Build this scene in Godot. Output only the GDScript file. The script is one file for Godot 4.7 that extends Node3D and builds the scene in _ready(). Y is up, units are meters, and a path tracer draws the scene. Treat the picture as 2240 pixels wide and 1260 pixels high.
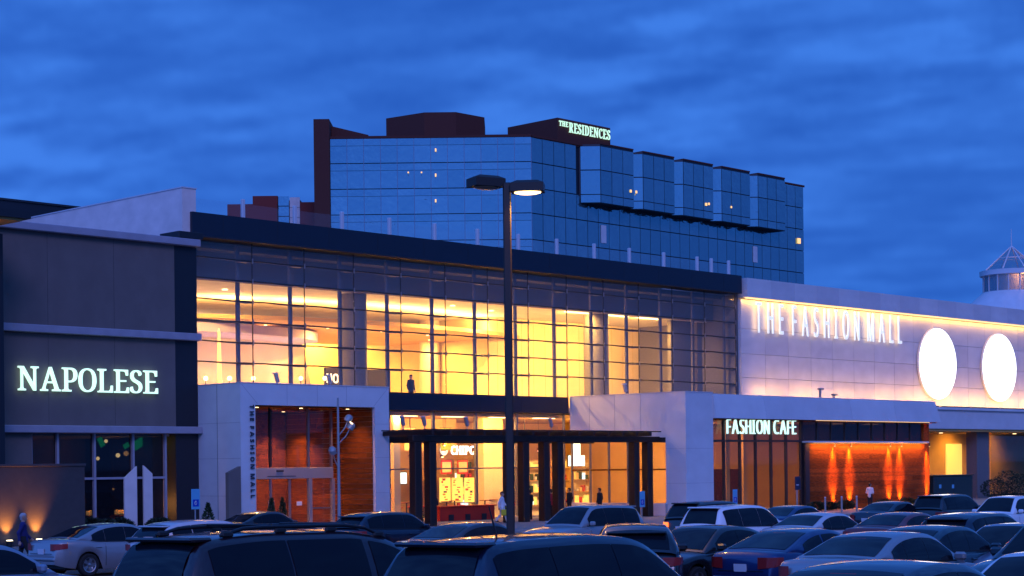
extends Node3D
# A shopping mall at dusk behind a car park. World axes: the camera looks along -z.
# Facade frame: x (a) runs along the mall front, away to the right, y is up, z (b) comes out of the front. The glass wall stands at b = 0.

const SX := 0.69495
const SZ := 0.71906
const FOCAL := 3818.0
const EYE := 3.3
const ROLL := 0.0112
const WALL := 75.0
var FB := Basis(Vector3(SX, 0, -SZ), Vector3.UP, Vector3(SZ, 0, SX))
var taken := {}
var M := {}
var boxes := {}
var rng := RandomNumberGenerator.new()

# ---------------------------------------------------------------- frames
func fw(a: float, y: float, b: float) -> Vector3:
	return FB * Vector3(a, y, b - WALL)

func lot(p: Vector3) -> float:            # height of the car park, which falls gently towards the mall
	var q := clampf(1.0 + minf(p.z, 0.0) / 95.0, 0.0, 1.0)
	return 1.25 * q * q

func lot_normal(p: Vector3) -> Vector3:
	var e := 0.5
	return Vector3(0, 1, -(lot(p + Vector3(0, 0, e)) - lot(p - Vector3(0, 0, e))) / (2.0 * e)).normalized()

func sight(u: float, v: float) -> Vector3:
	var du := u - 1120.0
	var dv := v - 1018.0
	return Vector3((du - ROLL * dv) / FOCAL, (-ROLL * du - dv) / FOCAL, -1.0)

func pb(u: float, v: float, b: float) -> Vector3:     # (a, y, b) of the point of the plane b that shows at u, v
	var d := sight(u, v)
	var t := (b - WALL) / (SZ * d.x - SX)
	return Vector3((SX * d.x + SZ) * t, EYE + d.y * t, b)

func pz(u: float, v: float, depth: float) -> Vector3:
	return sight(u, v) * depth + Vector3(0, EYE, 0)

# ---------------------------------------------------------------- naming
func numbered(called: String) -> String:
	var n: int = taken.get(called, 0)
	taken[called] = n + 1
	return called if n == 0 else "%s_%03d" % [called, n]

func tag(o: Node3D, label: String, category: String, group := "") -> void:
	o.set_meta("label", label)
	o.set_meta("category", category)
	if group:
		o.set_meta("group", group)

func thing(called: String, label: String, category: String, at := Vector3.ZERO, basis_ := Basis(), group := "") -> Node3D:
	var o := Node3D.new()
	o.name = numbered(called)
	add_child(o)
	o.transform = Transform3D(basis_, at)
	tag(o, label, category, group)
	return o

func ft(called: String, label: String, category: String, a: float, b: float, y := 0.0, group := "") -> Node3D:
	var o := thing(called, label, category, fw(a, y, b), FB, group)
	o.set_meta("o", Vector3(a, y, b))
	return o

func origin_of(p: Node3D) -> Vector3:     # facade coordinates of a node's origin
	var s := Vector3.ZERO
	while p.get_parent() != self:
		s += p.position
		p = p.get_parent()
	return s + p.get_meta("o", Vector3.ZERO)

func part(p: Node3D, called: String, mesh: Mesh, mat: Material, at := Vector3.ZERO) -> MeshInstance3D:
	var o := MeshInstance3D.new()
	o.name = called
	o.mesh = mesh
	o.material_override = mat
	p.add_child(o, true)
	o.position = at
	return o

func structure(called: String, mesh: Mesh, mat: Material) -> MeshInstance3D:
	var o := MeshInstance3D.new()
	o.name = numbered(called)
	o.mesh = mesh
	o.material_override = mat
	add_child(o)
	o.set_meta("kind", "structure")
	return o

# ---------------------------------------------------------------- meshes
func begin() -> SurfaceTool:
	var st := SurfaceTool.new()
	st.begin(Mesh.PRIMITIVE_TRIANGLES)
	return st

func done(st: SurfaceTool, smooth := true) -> ArrayMesh:
	if smooth:
		st.generate_normals()
	return st.commit()

func quad(st: SurfaceTool, a: Vector3, b: Vector3, c: Vector3, d: Vector3, group := -1) -> void:   # a b c d anticlockwise seen from the front
	if group >= 0:
		st.set_smooth_group(group)
	else:
		st.set_smooth_group(-1)
	for p in [a, c, b, a, d, c]:
		st.add_vertex(p)

func tri(st: SurfaceTool, a: Vector3, b: Vector3, c: Vector3, group := -1) -> void:
	st.set_smooth_group(group)
	for p in [a, c, b]:
		st.add_vertex(p)

func sbox(st: SurfaceTool, lo: Vector3, hi: Vector3) -> void:
	var p := []
	for i in 8:
		p.append(Vector3(hi.x if i & 1 else lo.x, hi.y if i & 2 else lo.y, hi.z if i & 4 else lo.z))
	quad(st, p[4], p[5], p[7], p[6])
	quad(st, p[1], p[0], p[2], p[3])
	quad(st, p[5], p[1], p[3], p[7])
	quad(st, p[0], p[4], p[6], p[2])
	quad(st, p[6], p[7], p[3], p[2])
	quad(st, p[0], p[1], p[5], p[4])

func box_mesh(size: Vector3, bevel := 0.0) -> Mesh:
	var key := "%.3f %.3f %.3f %.3f" % [size.x, size.y, size.z, bevel]
	if not boxes.has(key):
		if bevel <= 0.0:
			var m := BoxMesh.new()
			m.size = size
			boxes[key] = m
		else:
			var st := begin()
			var h := size / 2
			var r := minf(bevel, minf(h.x, minf(h.y, h.z)) * 0.9)
			# chamfered box: hull of three boxes' faces
			for ax in 3:
				for s in [-1.0, 1.0]:
					var n := Vector3.ZERO
					n[ax] = s
					var e1 := Vector3.ZERO
					var e2 := Vector3.ZERO
					e1[(ax + 1) % 3] = h[(ax + 1) % 3] - r
					e2[(ax + 2) % 3] = h[(ax + 2) % 3] - r
					var c := n * h[ax]
					if s > 0:
						quad(st, c - e1 - e2, c + e1 - e2, c + e1 + e2, c - e1 + e2)
					else:
						quad(st, c - e1 - e2, c - e1 + e2, c + e1 + e2, c + e1 - e2)
			for ax in 3:
				var b1 := (ax + 1) % 3
				var b2 := (ax + 2) % 3
				for s1 in [-1.0, 1.0]:
					for s2 in [-1.0, 1.0]:
						var q := []
						for k in 2:
							for e in [-1.0, 1.0]:
								var v := Vector3.ZERO
								v[ax] = e * (h[ax] - r)
								v[b1] = s1 * (h[b1] - (r if k else 0.0))
								v[b2] = s2 * (h[b2] - (0.0 if k else r))
								q.append(v)
						if s1 * s2 > 0:
							quad(st, q[0], q[2], q[3], q[1])
						else:
							quad(st, q[0], q[1], q[3], q[2])
			for sx in [-1.0, 1.0]:
				for sy in [-1.0, 1.0]:
					for sz in [-1.0, 1.0]:
						var s := Vector3(sx, sy, sz)
						var a := Vector3(h.x, h.y - r, h.z - r) * s
						var b := Vector3(h.x - r, h.y, h.z - r) * s
						var c := Vector3(h.x - r, h.y - r, h.z) * s
						if sx * sy * sz > 0:
							tri(st, a, b, c)
						else:
							tri(st, a, c, b)
			boxes[key] = done(st)
	return boxes[key]

func fb(p: Node3D, called: String, mat: Material, a0: float, a1: float, y0: float, y1: float, b0: float, b1: float, bevel := 0.0) -> MeshInstance3D:
	var c := Vector3((a0 + a1) / 2, (y0 + y1) / 2, (b0 + b1) / 2)
	return part(p, called, box_mesh(Vector3(absf(a1 - a0), absf(y1 - y0), absf(b1 - b0)), bevel), mat, c - origin_of(p))

func lb(p: Node3D, called: String, mat: Material, c: Vector3, size: Vector3, bevel := 0.0) -> MeshInstance3D:
	return part(p, called, box_mesh(size, bevel), mat, c)

func cyl_mesh(r0: float, r1: float, h: float, n := 16) -> Mesh:
	var key := "c%.3f %.3f %.3f %d" % [r0, r1, h, n]
	if not boxes.has(key):
		var m := CylinderMesh.new()
		m.bottom_radius = r0
		m.top_radius = r1
		m.height = h
		m.radial_segments = n
		m.rings = 1
		boxes[key] = m
	return boxes[key]

func tube(st: SurfaceTool, pts: Array, radii: Array, n := 8, group := 1) -> void:
	var rows := []
	for i in pts.size():
		var d: Vector3 = (pts[mini(i + 1, pts.size() - 1)] - pts[maxi(i - 1, 0)]).normalized()
		var x := d.cross(Vector3(0.31, 0.2, 0.93) if absf(d.z) < 0.9 else Vector3.UP).normalized()
		var y := d.cross(x)
		var row := []
		for k in n + 1:
			var w := TAU * (k % n) / n
			row.append(pts[i] + (x * cos(w) + y * sin(w)) * radii[i])
		rows.append(row)
	sheet(st, rows, group)
	for e in [0, rows.size() - 1]:
		for k in n:
			if e == 0:
				tri(st, pts[0], rows[0][k + 1], rows[0][k])
			else:
				tri(st, pts[e], rows[e][k], rows[e][k + 1])

func sheet(st: SurfaceTool, rows: Array, group := 1) -> void:
	for i in rows.size() - 1:
		for k in rows[i].size() - 1:
			var a: Vector3 = rows[i][k]
			var b: Vector3 = rows[i][k + 1]
			var c: Vector3 = rows[i + 1][k + 1]
			var d: Vector3 = rows[i + 1][k]
			st.set_smooth_group(group)
			if a.distance_squared_to(b) > 1e-9 and b.distance_squared_to(c) > 1e-9:
				for p in [a, c, b]:
					st.add_vertex(p)
			if a.distance_squared_to(d) > 1e-9 and d.distance_squared_to(c) > 1e-9:
				for p in [a, d, c]:
					st.add_vertex(p)

func lathe(profile: Array, n := 24, squash := Vector3.ONE) -> ArrayMesh:   # [radius, y] from the bottom up
	var st := begin()
	for i in profile.size() - 1:
		for k in n:
			var q := []
			for e in [[i, k], [i, k + 1], [i + 1, k + 1], [i + 1, k]]:
				var w: float = TAU * (e[1] % n) / n
				q.append(Vector3(cos(w) * profile[e[0]][0], profile[e[0]][1], -sin(w) * profile[e[0]][0]) * squash)
			st.set_smooth_group(i + 1)
			if profile[i][0] > 1e-4:
				for p in [q[0], q[2], q[1]]:
					st.add_vertex(p)
			if profile[i + 1][0] > 1e-4:
				for p in [q[0], q[3], q[2]]:
					st.add_vertex(p)
	return done(st)

func prism(outline: PackedVector2Array, y0: float, y1: float) -> ArrayMesh:   # outline in x, z
	var st := begin()
	var n := outline.size()
	if Geometry2D.is_polygon_clockwise(outline):
		outline.reverse()
	for i in n:
		var p := outline[i]
		var q := outline[(i + 1) % n]
		quad(st, Vector3(q.x, y0, q.y), Vector3(p.x, y0, p.y), Vector3(p.x, y1, p.y), Vector3(q.x, y1, q.y))
	var t := Geometry2D.triangulate_polygon(outline)
	for i in range(0, t.size(), 3):
		var a := outline[t[i]]
		var b := outline[t[i + 1]]
		var c := outline[t[i + 2]]
		if (b - a).cross(c - a) < 0:
			var s := b
			b = c
			c = s
		tri(st, Vector3(a.x, y1, a.y), Vector3(c.x, y1, c.y), Vector3(b.x, y1, b.y))
		tri(st, Vector3(a.x, y0, a.y), Vector3(b.x, y0, b.y), Vector3(c.x, y0, c.y))
	return done(st)

# ---------------------------------------------------------------- materials
func mat(called: String, r: float, g: float, b: float, rough := 0.6, metal := 0.0) -> StandardMaterial3D:
	var m := StandardMaterial3D.new()
	m.resource_name = called
	m.albedo_color = Color(r, g, b).linear_to_srgb()
	m.roughness = rough
	m.metallic = metal
	M[called] = m
	return m

func grain(m: StandardMaterial3D, tex: Texture2D, scale: Vector3, bump := 0.0) -> StandardMaterial3D:
	m.albedo_texture = tex
	m.uv1_triplanar = true
	m.uv1_world_triplanar = true
	m.uv1_scale = scale
	if bump > 0.0:
		m.heightmap_enabled = true
		m.heightmap_texture = tex
		m.heightmap_scale = bump
	return m

func glow(called: String, r: float, g: float, b: float, energy: float) -> StandardMaterial3D:
	var m := mat(called, r * 0.8, g * 0.8, b * 0.8, 0.5)
	m.emission_enabled = true
	m.emission = Color(r, g, b).linear_to_srgb()
	m.emission_energy_multiplier = energy
	return m

func pane(called: String, r: float, g: float, b: float, alpha: float) -> StandardMaterial3D:
	var m := mat(called, r, g, b, 0.02)
	m.transparency = BaseMaterial3D.TRANSPARENCY_ALPHA
	m.albedo_color.a = alpha
	return m

func noise_tex(seed_: int, freq: float, lo: float, hi: float, w := 512, h := 512, octaves := 4) -> NoiseTexture2D:
	var n := FastNoiseLite.new()
	n.seed = seed_
	n.frequency = freq
	n.fractal_octaves = octaves
	var t := NoiseTexture2D.new()
	t.width = w
	t.height = h
	t.noise = n
	t.seamless = true
	var ramp := Gradient.new()
	ramp.set_color(0, Color(lo, lo, lo))
	ramp.set_color(1, Color(hi, hi, hi))
	t.color_ramp = ramp
	return t

# ---------------------------------------------------------------- lights
func lamp_area(p: Node3D, at: Vector3, towards: Vector3, size: Vector2, color: Color, energy: float) -> void:
	var l := AreaLight3D.new()
	l.name = "light"
	p.add_child(l, true)
	l.area_size = size
	l.light_color = color
	l.light_energy = energy
	l.shadow_enabled = true
	l.area_range = 80.0
	l.position = at
	var z := -towards.normalized()
	var x := (Vector3.RIGHT if absf(z.x) < 0.9 else Vector3.UP)
	x = (x - z * x.dot(z)).normalized()
	l.basis = Basis(x, z.cross(x), z)

func lamp_spot(p: Node3D, at: Vector3, towards: Vector3, angle: float, soft: float, color: Color, energy: float, size := 0.08) -> void:
	var l := SpotLight3D.new()
	l.name = "light"
	p.add_child(l, true)
	l.light_color = color
	l.light_energy = energy
	l.spot_angle = angle
	l.spot_angle_attenuation = soft
	l.spot_range = 60.0
	l.spot_attenuation = 2.0
	l.light_size = size
	l.shadow_enabled = true
	l.position = at
	var z := -towards.normalized()
	var x := (Vector3.RIGHT if absf(z.x) < 0.9 else Vector3.UP)
	x = (x - z * x.dot(z)).normalized()
	l.basis = Basis(x, z.cross(x), z)

func lamp_omni(p: Node3D, at: Vector3, color: Color, energy: float, size := 0.1) -> void:
	var l := OmniLight3D.new()
	l.name = "light"
	p.add_child(l, true)
	l.light_color = color
	l.light_energy = energy
	l.omni_range = 60.0
	l.omni_attenuation = 2.0
	l.light_size = size
	l.shadow_enabled = true
	l.position = at

func warm(k := 1.0) -> Color:      # sRGB colour of lamps, warmer as k grows
	return Color(1.0, 0.82 - 0.12 * k, 0.62 - 0.22 * k)

# ---------------------------------------------------------------- lettering
func letters(p: Node3D, text: String, font_name: String, at: Vector3, width: float, height: float, depth: float, m: Material, weight := 400, turn := Basis(), spacing := 0.14) -> void:
	# each letter is a part; text runs along turn.x from at (its left foot), scaled to width x height
	var font := SystemFont.new()
	font.font_names = PackedStringArray([font_name])
	font.font_weight = weight
	var made := []
	var total := 0.0
	var tall := 0.0
	for ch in text:
		if ch == " ":
			made.append(null)
			total += 0.42
			continue
		var t := TextMesh.new()
		t.font = font
		t.font_size = 64
		t.pixel_size = 1.0 / 48.0
		t.depth = 0.2
		t.curve_step = 2.0
		t.text = ch
		t.horizontal_alignment = HORIZONTAL_ALIGNMENT_LEFT
		var ab := t.get_aabb()
		made.append([t, ab, ch])
		total += ab.size.x + spacing
		tall = maxf(tall, ab.size.y)
	total -= spacing
	var kx := width / total
	var ky := height / tall
	var x := 0.0
	for e in made:
		if e == null:
			x += 0.42
			continue
		var ab: AABB = e[1]
		var o := part(p, "letter", e[0], m)
		var s := Basis.from_scale(Vector3(kx, height / ab.size.y if ab.size.y > 0.8 * tall else ky, depth / 0.2))
		o.transform = Transform3D(turn * s, at + turn * Vector3((x - ab.position.x) * kx, -ab.position.y * (height / ab.size.y if ab.size.y > 0.8 * tall else ky), 0))
		x += ab.size.x + spacing

# ---------------------------------------------------------------- cars
# x forward, y up from the ground, z to the car's right
func along(points: Array, x: float) -> float:
	# monotone smooth interpolation through [x, y] pairs
	if x <= points[0][0]:
		return points[0][1]
	for i in points.size() - 1:
		if x <= points[i + 1][0]:
			var h: float = points[i + 1][0] - points[i][0]
			var t: float = (x - points[i][0]) / h
			var d: float = (points[i + 1][1] - points[i][1]) / h
			var d0: float = (points[i][1] - points[i - 1][1]) / (points[i][0] - points[i - 1][0]) if i > 0 else d
			var d2: float = (points[i + 2][1] - points[i + 1][1]) / (points[i + 2][0] - points[i + 1][0]) if i + 2 < points.size() else d
			var m0 := 0.0 if d0 * d <= 0.0 else 2.0 * d0 * d / (d0 + d)
			var m1 := 0.0 if d2 * d <= 0.0 else 2.0 * d2 * d / (d2 + d)
			return points[i][1] * (2 * t * t * t - 3 * t * t + 1) + h * m0 * (t * t * t - 2 * t * t + t) + points[i + 1][1] * (3 * t * t - 2 * t * t * t) + h * m1 * (t * t * t - t * t)
	return points[-1][1]

func car_kind(kind: String) -> Dictionary:
	match kind:
		"sedan":
			return {"l": 4.7, "w": 1.82, "axles": [1.42, -1.33], "wheel": 0.325,
				"deck": [[-2.35, 0.62], [-2.33, 0.86], [-2.27, 0.985], [-2.1, 1.04], [-1.6, 1.055], [-1.0, 0.965], [0.7, 0.94], [1.1, 0.93], [1.75, 0.84], [2.12, 0.74], [2.28, 0.62], [2.35, 0.46]],
				"roof": [[-1.72, 1.05], [-1.35, 1.19], [-0.92, 1.36], [-0.6, 1.43], [-0.2, 1.46], [0.15, 1.445], [0.35, 1.40], [0.75, 1.18], [1.15, 0.93]],
				"rear": [-1.62, -0.86], "front": [0.36, 1.08], "side": [[-1.22, -0.79], [-0.78, -0.1], [-0.09, 0.72]], "tail": "sedan"}
		"coupe":
			return {"l": 4.45, "w": 1.78, "axles": [1.36, -1.26], "wheel": 0.32,
				"deck": [[-2.22, 0.6], [-2.2, 0.84], [-2.12, 0.99], [-1.95, 1.03], [-1.5, 1.04], [-1.0, 0.95], [0.7, 0.92], [1.1, 0.90], [1.7, 0.80], [2.05, 0.70], [2.18, 0.58], [2.225, 0.44]],
				"roof": [[-1.78, 1.03], [-1.3, 1.2], [-0.85, 1.35], [-0.5, 1.41], [-0.1, 1.43], [0.2, 1.39], [0.7, 1.15], [1.15, 0.90]],
				"rear": [-1.7, -0.78], "front": [0.28, 1.08], "side": [[-1.2, -0.5], [-0.44, 0.7]], "tail": "wedge"}
		"suv":
			return {"l": 4.7, "w": 1.88, "axles": [1.42, -1.35], "wheel": 0.365,
				"deck": [[-2.35, 0.55], [-2.33, 0.8], [-2.3, 1.02], [-2.22, 1.1], [-1.0, 1.09], [0.7, 1.07], [1.05, 1.07], [1.7, 1.0], [2.1, 0.9], [2.28, 0.75], [2.35, 0.5]],
				"roof": [[-2.27, 1.12], [-2.16, 1.34], [-2.02, 1.58], [-1.86, 1.68], [-1.4, 1.72], [-0.5, 1.74], [0.05, 1.72], [0.3, 1.66], [0.7, 1.38], [1.08, 1.07]],
				"rear": [-2.24, -1.95], "front": [0.3, 1.0], "side": [[-1.95, -1.17], [-1.16, -0.24], [-0.23, 0.68]], "tail": "suv"}
		"van":
			return {"l": 5.1, "w": 1.98, "axles": [1.55, -1.5], "wheel": 0.35,
				"deck": [[-2.55, 0.55], [-2.53, 0.8], [-2.5, 1.0], [-2.42, 1.08], [-1.0, 1.06], [0.9, 1.02], [1.45, 1.0], [2.0, 0.9], [2.35, 0.78], [2.5, 0.65], [2.55, 0.48]],
				"roof": [[-2.48, 1.1], [-2.42, 1.3], [-2.3, 1.55], [-2.14, 1.69], [-1.9, 1.74], [-1.2, 1.78], [-0.2, 1.78], [0.3, 1.72], [0.55, 1.64], [1.0, 1.35], [1.5, 1.02]],
				"rear": [-2.45, -2.2], "front": [0.55, 1.4], "side": [[-2.12, -1.08], [-1.05, 0.03], [0.13, 1.0]], "tail": "suv", "rails": true}
		_:
			return {"l": 4.5, "w": 1.8, "axles": [1.35, -1.28], "wheel": 0.33,
				"deck": [[-2.25, 0.55], [-2.23, 0.78], [-2.2, 0.98], [-2.1, 1.06], [-1.0, 1.03], [0.7, 1.0], [1.05, 0.98], [1.65, 0.9], [2.0, 0.8], [2.18, 0.66], [2.25, 0.46]],
				"roof": [[-2.16, 1.08], [-2.0, 1.28], [-1.75, 1.46], [-1.4, 1.55], [-0.6, 1.59], [0.0, 1.57], [0.25, 1.52], [0.7, 1.25], [1.08, 0.98]],
				"rear": [-2.12, -1.72], "front": [0.24, 1.0], "side": [[-1.78, -1.17], [-1.145, -0.23], [-0.205, 0.66]], "tail": "suv"}

func half_width(c: Dictionary, x: float) -> float:
	var e: float = absf(x) / (c.l * 0.5)
	var w: float = c.w * 0.5
	return w * (1.0 - 0.045 * pow(e, 3.0) - 0.17 * pow(e, 14.0))

func belt_half(c: Dictionary, x: float) -> float:
	return half_width(c, x) - 0.055

func roof_half(c: Dictionary, x: float) -> float:      # half width of the top surface of the cabin
	var rise: float = along(c.roof, x) - along(c.deck, x)
	return maxf(belt_half(c, x) - 0.09 - 0.36 * maxf(rise, 0.0), 0.3)

func cabin_top(c: Dictionary, x: float, z: float) -> float:
	var k := z / (roof_half(c, x) + 0.05)
	return along(c.roof, x) + 0.035 * (1.0 - k * k)

func side_z(c: Dictionary, x: float, y: float) -> float:
	var d: float = along(c.deck, x)
	var top: float = along(c.roof, x)
	var t := clampf((y - d) / maxf(top - d, 0.02), 0.0, 1.0)
	return lerpf(belt_half(c, x), roof_half(c, x) + 0.06, t) + 0.03 * sin(t * PI)

func car_body(c: Dictionary) -> ArrayMesh:
	var st := begin()
	var xs := []
	var n := 64
	for i in n + 1:
		var t := -1.0 + 2.0 * i / n
		xs.append(c.l * 0.5 * (t + 0.06 * sin(PI * t) * -1.0 * 0.0) if absf(t) < 0.9 else signf(t) * c.l * 0.5 * (1.0 - pow((1.0 - absf(t)) / 0.1, 1.6) * 0.1))
	var rows := []
	for x in xs:
		var top := along(c.deck, x)
		var w := half_width(c, x)
		var low := 0.2 + 0.16 * pow(absf(x) / (c.l * 0.5), 6.0)
		for ax in c.axles:
			var r: float = c.wheel + 0.055
			if absf(x - ax) < r:
				low = maxf(low, c.wheel + sqrt(r * r - (x - ax) * (x - ax)) - 0.0)
		low = minf(low, top - 0.1)
		var half := []
		var sh := minf(0.16, (top - low) * 0.4)
		for e in [[0.955, low], [0.985, low + (top - low) * 0.12], [1.0, low + (top - low) * 0.42], [0.992, top - sh], [0.975, top - sh * 0.5], [0.945, top - sh * 0.2], [0.88, top - 0.012], [0.7, top + 0.008], [0.35, top + 0.022], [0.0, top + 0.026]]:
			half.append(Vector3(x, e[1], w * e[0]))
		var row := []
		for p in half:
			row.append(p)
		for i in range(half.size() - 2, -1, -1):
			row.append(Vector3(half[i].x, half[i].y, -half[i].z))
		rows.append(row)
	sheet(st, rows, 1)
	for e in [0, rows.size() - 1]:
		var r: Array = rows[e]
		for i in 9:
			var a: Vector3 = r[i]
			var b: Vector3 = r[i + 1]
			var a2: Vector3 = r[18 - i]
			var b2: Vector3 = r[17 - i]
			if e == 0:
				quad(st, a, b, b2, a2, 2)
			else:
				quad(st, a, a2, b2, b, 2)
	# cabin
	var crows := []
	var x0: float = c.roof[0][0]
	var x1: float = c.roof[-1][0]
	for i in 41:
		var x := lerpf(x0, x1, i / 40.0)
		var d := along(c.deck, x) - 0.03
		var top := along(c.roof, x)
		var row := []
		var half := []
		for t in [0.0, 0.25, 0.5, 0.75, 0.9]:
			var y := lerpf(d, top - 0.02, t)
			half.append(Vector3(x, y, side_z(c, x, y)))
		var rh := roof_half(c, x)
		half.append(Vector3(x, cabin_top(c, x, rh) - 0.006, rh + 0.035))
		for t in [1.0, 0.8, 0.4, 0.0]:
			half.append(Vector3(x, cabin_top(c, x, rh * t), rh * t))
		for p in half:
			row.append(p)
		for k in range(half.size() - 2, -1, -1):
			row.append(Vector3(half[k].x, half[k].y, -half[k].z))
		crows.append(row)
	sheet(st, crows, 3)
	# dark floor of the car so that nothing shows through the wheel arches
	return done(st)

func top_glass(c: Dictionary, x0: float, x1: float, share := 0.97) -> ArrayMesh:
	var st := begin()
	var rows := []
	for i in 13:
		var x := lerpf(x0, x1, i / 12.0)
		var slope := (along(c.roof, x + 0.02) - along(c.roof, x - 0.02)) / 0.04
		var n := Vector3(-slope, 1, 0).normalized() * 0.008
		var rh := roof_half(c, x) * share
		var row := []
		for k in 9:
			var z := lerpf(rh, -rh, k / 8.0)
			row.append(Vector3(x, cabin_top(c, x, z), z) + n)
		rows.append(row)
	sheet(st, rows, 1)
	return done(st)

func side_glass(c: Dictionary, x0: float, x1: float, s: float) -> ArrayMesh:
	var st := begin()
	var rows := []
	for i in 15:
		var x := lerpf(x0, x1, i / 14.0)
		var lo := along(c.deck, x) + 0.035
		var hi := along(c.roof, x) - 0.075
		if hi < lo + 0.015:
			continue
		var row := []
		for k in 6:
			var y := lerpf(lo, hi, k / 5.0) if s > 0 else lerpf(hi, lo, k / 5.0)
			row.append(Vector3(x, y, s * (side_z(c, x, y) + 0.007)))
		rows.append(row)
	sheet(st, rows, 1)
	return done(st)

func deck_patch(c: Dictionary, x_end: float, y0: float, y1: float, z0: float, z1: float, wrap: float, out := 0.012) -> ArrayMesh:
	# a lamp on the car's end: follows the end's plan curve; z1 is the outer side, wrap how far it runs round the flank
	var st := begin()
	var s := signf(x_end)
	var zs := signf(z1)
	var rows := []
	var path := []
	for i in 5:
		var z := lerpf(absf(z0), absf(z1), i / 4.0)
		path.append(Vector2(end_x(c, z, 0.5 * (y0 + y1)) + out, z))
	for i in range(1, 5):
		var x: float = c.l * 0.5 - wrap * i / 4.0 - 0.05
		path.append(Vector2(x, half_width(c, x) + out))
	for i in path.size():
		var t := float(i) / (path.size() - 1)
		var p: Vector2 = path[i]
		var low := lerpf(y0, y0 + (y1 - y0) * 0.35, t)
		var row := []
		for y in [low, (low + y1) / 2, y1]:
			row.append(Vector3(s * p.x, y, zs * p.y))
		if s * zs > 0:
			row.reverse()
		rows.append(row)
	sheet(st, rows, 1)
	return done(st)

func flank(c: Dictionary, x: float, y: float) -> float:      # half width of the body's side at a height
	var top := along(c.deck, x)
	var low := 0.2 + 0.16 * pow(absf(x) / (c.l * 0.5), 6.0)
	var sh := minf(0.16, (top - low) * 0.4)
	var pts := [[low, 0.955], [low + (top - low) * 0.12, 0.985], [low + (top - low) * 0.42, 1.0], [top - sh, 0.992], [top - sh * 0.5, 0.975], [top - sh * 0.2, 0.945]]
	for i in 5:
		if y <= pts[i + 1][0]:
			return half_width(c, x) * lerpf(pts[i][1], pts[i + 1][1], (y - pts[i][0]) / (pts[i + 1][0] - pts[i][0]))
	return half_width(c, x) * 0.945

func end_x(c: Dictionary, z: float, y: float) -> float:
	# where the end face lies at the lateral position z (from the half width curve)
	var x: float = c.l * 0.5
	for i in 60:
		if half_width(c, x) >= z:
			break
		x -= 0.01
	return x

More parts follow.
